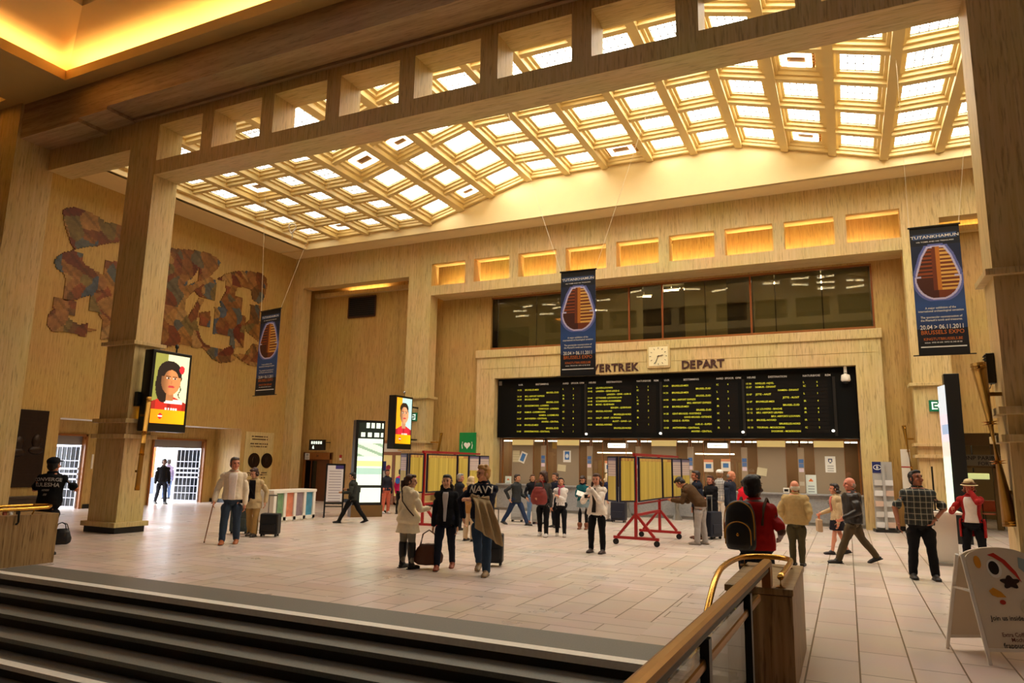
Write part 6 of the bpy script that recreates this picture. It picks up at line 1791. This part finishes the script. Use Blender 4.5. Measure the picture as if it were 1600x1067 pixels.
tube(bm, smooth_path([Vector(q) for q in ((-.165, .08, -.15), (-.165, .08, .05), (-.13, .075, .2), (0, .07, .27), (.13, .075, .2), (.165, .08, .05), (.165, .08, -.15))]), .007, 6); link('piping', bm, YP_, t, True)
bm = BM(); ellipsoid(bm, (0, .165, -.09), (.018, .012, .02)); link('badge', bm, M_BRASS, t, True)
for s0 in (-1, 1):
    strap(P, [surf(P, math.pi+s0*.45, .66*P.H, .04*P.H), surf(P, math.pi+s0*.55, .78*P.H, .03*P.H), P.spine(.825*P.H)[0]+Vector((-s0*.085*P.H, 0, .015)), surf(P, -s0*.55 if False else s0*-.6, .76*P.H, .03*P.H), surf(P, s0*-1.0, .64*P.H, .03*P.H)], (70, 50, 30), .018)
# tan shirt
P = person('white-haired man in a tan shirt, back turned, hands in pockets', (1247, 884), 748, h=172, male=True, skin=(226, 150, 116), vox=NEAR, bulk=1.25, head=(25, 0),
    hair=('bald', (206, 196, 176)), legs=('trousers', (74, 66, 44), 1.0), shoes=(40, 30, 24), legL=(0, 0, 0), legR=(2, 0, 4), armL=(-.125, .05, .53), armR=(.125, .05, .53), elbow=(.45, -.8, -.2),
    topw=dict(c=(186, 158, 106), z0=.475, off=.020, name='tan_shirt', folds=.03))
# leather jacket + companion
P = person('bald man in a dark leather jacket striding to the left', (1337, 880), 737, h=-72, male=True, skin=(226, 142, 116), vox=NEAR, bulk=1.2, legL=(26, 2, 4), legR=(-24, 2, 14), head=(6, 0),
    hair=('bald', (150, 130, 116)), legs=('trousers', (84, 70, 50), 1.2), shoes=(26, 18, 18), armL=(-.15, .13, .50), armR=(.15, -.10, .50),
    topw=dict(c=(34, 28, 24), z0=.475, off=.020, name='leather_jacket', material=mat('brown_leather', (38, 30, 25), .38)))
P2 = person('woman in a beige jacket and dark skirt half hidden behind the striding bald man', (1311, 866), 752, h=-75, male=False, skin=(220, 150, 120), legL=(14, 2, 4), legR=(-10, 2, 12),
    hair=('bob', (46, 30, 24)), legs=('skirt', (32, 28, 36), 1.0, .34), shoes=(40, 28, 28), armR=(.1, .17, .55), topw=dict(c=(206, 180, 140), z0=.46, off=.012, name='beige_jacket', open_=((206, 120, 110), .6, .8, .3, .5)))
hb = hand(P2, 'R'); t = thing('shoulder_bag', 'pale flat bag carried between the striding bald man and his companion', 'bag', hb-Z_*.36, R(100))
bm = BM(); box(bm, -.16, .16, -.05, .05, 0, .26, .02); link('bag_body', bm, mat('pale_canvas', (190, 160, 126), .8), t)
bm = BM(); tube(bm, [(-.1, 0, .25), (-.08, 0, .34), (.08, 0, .34), (.1, 0, .25)], .01, 6); link('handle', bm, mat('orange_strap', (216, 110, 50), .6), t)
# plaid man
P = person('tall man in a dark plaid short-sleeved shirt looking up', (1444, 905), 731, h=8, male=True, skin=(150, 90, 60), vox=NEAR, bulk=1.18, head=(28, 16), legL=(2, 6, 0), legR=(4, 5, 10),
    hair=('short', (20, 15, 13)), legs=('trousers', (20, 19, 22), 1.3), shoes=(44, 34, 30), armL=(-.115, .05, .535), armR=(.20, .10, .50), elbow=(1, -.4, -.2),
    topw=dict(c=checked('dark_plaid', (52, 56, 52), (22, 24, 24), (176, 170, 150)), z0=.485, sleeve=.40, off=.013, name='plaid_shirt'))
bm = BM(); ellipsoid(bm, P.AR[2]+(P.AR[2]-P.AR[1]).normalized()*.085*P.H, (.03, .03, .02)); link('phone', bm, M_BLACK, P.root)
bm = BM(); e, w = P.AL[1], P.AL[2]; c0 = e.lerp(w, .93); d = (w-e).normalized(); x, y = frame_of(d); tube(bm, [c0+x*(.034*math.cos(a))+y*(.034*math.sin(a)) for a in [2*math.pi*i/16 for i in range(16)]], .011, 6, closed=True); link('wristwatch', bm, M_CHROME, P.root)
# straw hat woman
P = person('woman in a straw hat and long red cardigan, hand to her mouth', None, 748, h=-12, male=False, pos=(2.02, 15.6, 0), skin=(186, 96, 70), vox=NEAR, legL=(0, 5, 0), legR=(0, 5, 0), head=(12, -4),
    hair=('bob', (110, 62, 34)), legs=('trousers', (20, 18, 22), .8), shoes=(30, 26, 26), armL=(-.015, .085, .855), armR=(.17, .16, .66), elbow=(.7, .1, -1),
    topw=dict(c=(156, 30, 28), z0=.52, off=.012, name='red_cardigan', open_=((226, 214, 206), .52, .80, .62, .62)))
cap(P, (206, 184, 140), 'round', (90, 60, 40), name='straw_hat')
panel(P, 'cardigan_tail', (156, 30, 28), .36, .56, 2.1, 2.1, .030*P.H, n=16, back=True)
# far left: man in black T-shirt
P = person('man in a black printed T-shirt with his back turned at far left', None, None, h=212, male=True, pos=fl(66, 868), H=1.75, skin=(206, 130, 90), vox=NEAR, bulk=1.12, head=(-12, 8),
    hair=('short', (20, 18, 18)), legs=('trousers', (24, 24, 30), 1.2), shoes=(30, 28, 28), armR=(.15, .19, .66), armL=(-.1, .2, .66), elbow=(.9, -.2, -.6),
    topw=dict(c=(17, 17, 19), z0=.49, sleeve=.38, off=.014, name='black_t_shirt'))
for s_, z, sz in (('CONVERGE', .745, .085), ('KULESHA', .69, .095), ('/////////', .645, .045), ('////', .60, .05)): chest_text(P, s_, z, sz, (196, 192, 186), .034, back=True, arc=.012)
cap(P, (24, 24, 28), 'front')
t = soft_bag('black_bag', 'small dark bag on the floor behind the lower left parapet', 'bag', fl(93, 850), R(40), .4, .25, .3, (26, 24, 24), .12)
# old man with cane, companion with trolley
P = person('grey-haired man in a cream jacket and jeans walking with a cane', (357, 850), 711, h=40, male=True, skin=(214, 140, 106), vox=NEAR, bulk=1.04, head=(25, 0), legR=(8, 3, 6), legL=(-4, 3, 10),
    hair=('short', (96, 84, 76)), legs=('trousers', (52, 66, 84), 1.3), shoes=(170, 96, 50), armR=(.18, .07, .49),
    topw=dict(c=(232, 216, 188), z0=.50, off=.014, name='cream_jacket', flare=.002, open_=((240, 226, 216), .505, .80, .30, .40)))
hb = hand(P, 'R')
t = thing('walking_cane', 'thin brown walking cane held by the man in the cream jacket', 'cane', fl(319, 848))
o_ = t.location.copy(); bm = BM(); tube(bm, [(0, 0, .01), hb-o_+Z_*.03], .011, 8); link('shaft', bm, M_WOOD, t); bm = BM(); tube(bm, [hb-o_+Z_*.03-Y_*.05, hb-o_+Z_*.05, hb-o_+Z_*.03+Y_*.05], .014, 8); link('grip', bm, M_WOOD, t, True); bm = BM(); disc_cyl(bm, (0, 0, .012), (0, 0, 1), .016, .024, 12); link('ferrule', bm, M_RUBBER, t)
suitcase('grey-green suitcase half hidden behind the man with the cane', fl(347, 838)+Vector((-.1, .6, 0)), R(30), .42, .26, .66, (70, 84, 84), .0)
P = person('woman in a tan coat and khaki trousers with a black shoulder bag, head bowed', (392, 838), 728, h=20, male=False, skin=(206, 150, 120), vox=NEAR, head=(-25, -24), legL=(6, 2, 4), legR=(-6, 2, 10),
    hair=('bob', (60, 30, 20)), legs=('trousers', (176, 142, 86), 1.4), shoes=(50, 40, 34), armL=(-.17, -.02, .49), topw=dict(c=(196, 172, 128), z0=.40, off=.013, name='tan_coat', flare=.014, open_=((24, 20, 26), .49, .80, .5, .45)))
strap(P, [surf(P, .5, .80*P.H, .03*P.H), surf(P, .25, .70*P.H, .035*P.H), surf(P, -.35, .58*P.H, .04*P.H)], (20, 18, 18), .014)
c0 = fl(403, 838)
suitcase('black wheeled cabin case with raised handle by the tan-coated woman', Vector((c0.x+.25, c0.y+.1, 0)), R(25), .42, .26, .52, (18, 18, 20), .40)
# walking suit
P = person('man in a dark grey suit striding left past the lit totem', (549, 817), 732, h=-62, male=True, skin=(206, 150, 110), legL=(28, 2, 2), legR=(-26, 2, 10), head=(0, -8),
    hair=('short', (18, 15, 14)), legs=('trousers', (22, 22, 24), 1.1), shoes=(20, 18, 18), armL=(-.13, .16, .56), armR=(.13, .12, .60), topw=dict(c=(50, 52, 48), z0=.47, off=.012, name='suit_jacket'))
# by the wooden door
person('person in salmon trousers and a dark top by the grey leaflet stand', (602, 802), 732, h=60, male=False, skin=(206, 140, 106), hair=('short', (70, 40, 26)), legs=('trousers', (224, 120, 92), 1.0), shoes=(230, 226, 222), topw=dict(c=(46, 46, 56), z0=.50, name='dark_top'))
P = person('person in a bright pink jacket with a blue round emblem on the back', (624, 803), 731, h=170, male=True, skin=(190, 130, 96), hair=('short', (30, 22, 20)), legs=('trousers', (40, 36, 32), 1.1), shoes=(50, 40, 34), head=(-20, 0), topw=dict(c=(236, 40, 110), z0=.50, off=.013, name='pink_jacket'))
bm = BM(); pc = surf(P, math.pi, .72*P.H, .03*P.H); disc_cyl(bm, pc, (0, 1, 0), .10, .02, 20); link('round_emblem', bm, mat('blue_emblem', (40, 110, 216), .5), P.root)
# behind the friends
person('grey-haired man in a dark suit behind the smiling woman', (716, 828), 738, h=150, male=True, skin=(206, 140, 110), hair=('short', (150, 146, 140)), legs=('trousers', (28, 28, 34)), head=(-45, 0), topw=dict(c=(34, 36, 44), z0=.47, name='suit_jacket'))
person('white-haired person in a tan coat behind the man in the hoodie', (733, 845), 742, h=175, male=False, skin=(216, 150, 120), hair=('bob', (214, 190, 150)), legs=('trousers', (214, 190, 156), 1.2), shoes=(40, 34, 30), bulk=1.1, topw=dict(c=(186, 136, 78), z0=.42, off=.014, name='tan_coat'))
# group before the ticket windows
P = person('man in a charcoal blazer and jeans striding right near the counter', (806, 820), 735, h=78, male=True, skin=(206, 150, 116), legL=(27, 2, 2), legR=(-27, 2, 8), hair=('short', (44, 28, 20)), legs=('trousers', (40, 56, 88), 1.1), shoes=(40, 34, 32), armL=(-.13, .12, .50), armR=(.15, -.06, .49), topw=dict(c=(52, 54, 56), z0=.46, name='blazer', off=.012))
suitcase('small silver suitcase behind the striding man in the charcoal blazer', fl(797, 817)+Vector((0, .5, 0)), R(10), .36, .22, .5, (176, 178, 180), .35)
person('woman in a black top and light jeans with dark glasses', (831, 817), 741, h=40, male=False, skin=(206, 150, 116), hair=('bob', (96, 62, 36)), legs=('trousers', (110, 140, 180), 1.0), shoes=(150, 90, 60), armR=(.13, .08, .50), topw=dict(c=(24, 24, 30), z0=.52, name='black_top'))
suitcase('tall silver-grey suitcase between the two women near the left counter', fl(841, 819), R(5), .34, .22, .62, (176, 176, 172), .0)
P = person('curly-haired woman in a grey jacket with a maroon shoulder bag', (848, 838), 734, h=12, male=False, skin=(206, 140, 106), head=(-40, 0), hair=('curly', (60, 34, 24)), legs=('trousers', (18, 17, 20), .7), shoes=(206, 200, 196), legL=(10, 2, 4), legR=(-8, 2, 12), armR=(.10, .15, .58), topw=dict(c=(66, 66, 66), z0=.47, name='grey_jacket'))
scarf(P, (150, 26, 30))
bb = P.root.matrix_basis @ surf(P, .2, .60*P.H, .10*P.H)
soft_bag('shoulder_bag', 'patterned maroon shoulder bag in front of the curly-haired woman', 'bag', bb-Z_*.18, R(15), .42, .2, .42, (128, 46, 40), .18)
person('dark-haired person in navy behind the curly-haired woman', (868, 824), 737, h=-30, male=True, skin=(206, 150, 120), hair=('short', (60, 38, 26)), legs=('trousers', (24, 24, 32)), topw=dict(c=(30, 34, 52), z0=.47, name='navy_jacket'))
P = person('woman in a white top with a pink scarf looking up', (876, 838), 747, h=18, male=False, skin=(214, 150, 116), head=(0, 12), hair=('bob', (34, 24, 22)), legs=('trousers', (20, 20, 26), .7), shoes=(196, 186, 176), legL=(8, 2, 3), legR=(-6, 2, 8), armL=(.02, .14, .66), armR=(.15, .08, .50), topw=dict(c=(236, 232, 230), z0=.51, name='white_top'))
scarf(P, (176, 92, 110), .16)
P = person('woman in a teal jacket and denim skirt reading a white paper', (911, 827), 741, h=5, male=False, skin=(206, 150, 126), head=(0, -28), hair=('bob', (48, 30, 24)), legs=('skirt', (126, 144, 152), 1.0, .40), shoes=dict(c=(130, 74, 46), h=.2), armL=(-.02, .16, .63), armR=(.05, .17, .63), topw=dict(c=(26, 96, 106), z0=.49, name='teal_jacket'))
scarf(P, (26, 30, 50)); bm = BM()
for L_ in (P.L, P.R): limb(bm, [L_[0], L_[1], L_[1].lerp(L_[2], .95)], [.054*P.H, .037*P.H, .026*P.H])
live(link('black_tights', bm, fabric('tights', (24, 22, 26)), P.root), .011, 2)
hb = hand(P, 'R'); t = thing('paper_sheet', 'white sheet of paper held by the woman in teal', 'paper', hb+Vector((.06, -.02, .02)), R(20)); bm = BM(); box(bm, -.11, .11, -.004, .004, -.07, .08); link('sheet', bm, mat('white_paper', (240, 238, 232), .7), t); t.rotation_euler = (R(-40), R(18), R(20))
P = person('long-haired woman in a white blouse holding a camera, black trousers', (933, 864), 737, h=-5, male=False, skin=(214, 150, 120), vox=NEAR, head=(8, -4), hair=('long', (60, 32, 20)), legs=('trousers', (20, 18, 20), .9), shoes=(70, 50, 44), legL=(0, 4, 0), legR=(2, 5, 6), armL=(.01, .13, .77), armR=(.08, .16, .68), elbow=(.8, -.1, -1), topw=dict(c=(232, 220, 206), z0=.47, off=.016, flare=.016, name='white_blouse', folds=.03))
panel(P, 'dark_vest_front', (44, 36, 30), .50, .80, .2, .16, .04*P.H)
hb = hand(P, 'R'); t = thing('compact_camera', 'small black camera held by the woman in the white blouse', 'camera', hb, R(0)); bm = BM(); box(bm, -.055, .055, -.02, .02, -.035, .035, .006); link('camera_body', bm, M_BLACK, t); bm = BM(); tube(bm, [(0, -.02, 0), (0, -.05, 0)], .024, 14); link('lens', bm, M_DARK, t)
person('white-haired woman in a navy coat half hidden left of the timetables', (950, 814), 739, h=95, male=False, skin=(220, 160, 130), hair=('curly', (226, 206, 170)), legs=('trousers', (226, 216, 206), 1.1), shoes=(60, 50, 46), topw=dict(c=(36, 42, 76), z0=.44, off=.014, name='navy_coat'))
suitcase('dark navy suitcase under the left end of the timetable boards', fl(967, 816), R(0), .46, .28, .62, (26, 28, 46), .0)
P = person('man in a brown jacket and pale trousers bending to read the timetables', (1096, 851), 744, h=-95, male=True, H=1.74, skin=(206, 140, 106), vox=NEAR, lean=42, head=(0, -10), bulk=1.05, hair=('short', (34, 24, 20)), legs=('trousers', (166, 160, 156), 1.4), shoes=(160, 150, 140), legL=(6, 3, 4), legR=(-2, 3, 4), armL=(-.10, .34, .56), armR=(.06, .34, .56), topw=dict(c=(82, 58, 34), z0=.49, off=.014, name='brown_jacket'))
person('man in a navy jacket behind the bending man', (1091, 842), 733, h=-60, male=True, skin=(190, 120, 90), hair=('short', (40, 26, 22)), legs=('trousers', (50, 38, 28)), shoes=(110, 60, 36), topw=dict(c=(28, 32, 48), z0=.46, name='navy_jacket'))
P = person('person in a long black coat with a black rucksack strap, facing the hall', (1113, 838), 741, h=-25, male=False, skin=(214, 140, 116), hair=('long', (70, 36, 24)), legs=('trousers', (22, 20, 24)), armL=(.0, .12, .60), armR=(.08, .15, .60), topw=dict(c=(24, 24, 30), z0=.36, off=.014, name='black_coat'))
P = person('man in a white cap and black-and-white checked shirt at the counter', (1127, 829), 732, h=175, male=True, skin=(214, 150, 120), hair=('short', (150, 110, 70)), legs=('trousers', (224, 214, 200), 1.1), shoes=(230, 226, 220), topw=dict(c=checked('bold_check', (226, 224, 220), (40, 42, 50), (20, 20, 24)), z0=.47, name='checked_shirt'))
cap(P, (240, 238, 234), 'front', name='white_cap')
P = person('grey-haired man in a dark blue jacket behind the rucksack man', (1143, 838), 733, h=80, male=True, skin=(214, 140, 106), hair=('bald', (150, 144, 138)), legs=('trousers', (44, 50, 50)), head=(0, -16), bulk=1.1, topw=dict(c=(40, 44, 58), z0=.45, off=.014, name='blue_jacket'))
person('person in a vivid red jacket half hidden behind the red-shirted man', (1165, 832), 752, h=150, male=False, skin=(206, 140, 110), hair=('bun', (30, 22, 20)), legs=('trousers', (34, 32, 38)), topw=dict(c=(226, 30, 50), z0=.47, name='red_jacket'))
suitcase('tilted dark blue suitcase beside the bending man in pale trousers', fl(1114, 842), R(60), .42, .28, .66, (28, 34, 50), .38, 0)
# outside the right door
def at_street(px, py, X): 
    p = onX(px, py, X); return Vector((X, p.y, 0))
person('dark-clothed person walking in through the bright right doorway', None, None, pos=fl(250, 787)-Vector((0, 0, fl(250, 787).z)), H=1.70, h=70, male=True, skin=(110, 76, 60), **STEP_L, hair=('short', (20, 18, 18)), legs=('trousers', (34, 38, 50)), topw=dict(c=(24, 24, 28), z0=.48, name='dark_jacket'))
person('person in a striped top outside the doors behind the dark walker', None, None, pos=(-25.6, 20.75, 0), H=1.66, h=250, male=False, skin=(150, 110, 96), hair=('short', (40, 34, 40)), legs=('trousers', (70, 90, 130)), topw=dict(c=(120, 112, 150), z0=.5, name='striped_top'))
t = soft_bag('black_bag', 'black bag on the floor at the foot of the near right column', 'bag', Vector((2.35, 10.55, 0)), R(0), .42, .26, .34, (22, 20, 20), .14)
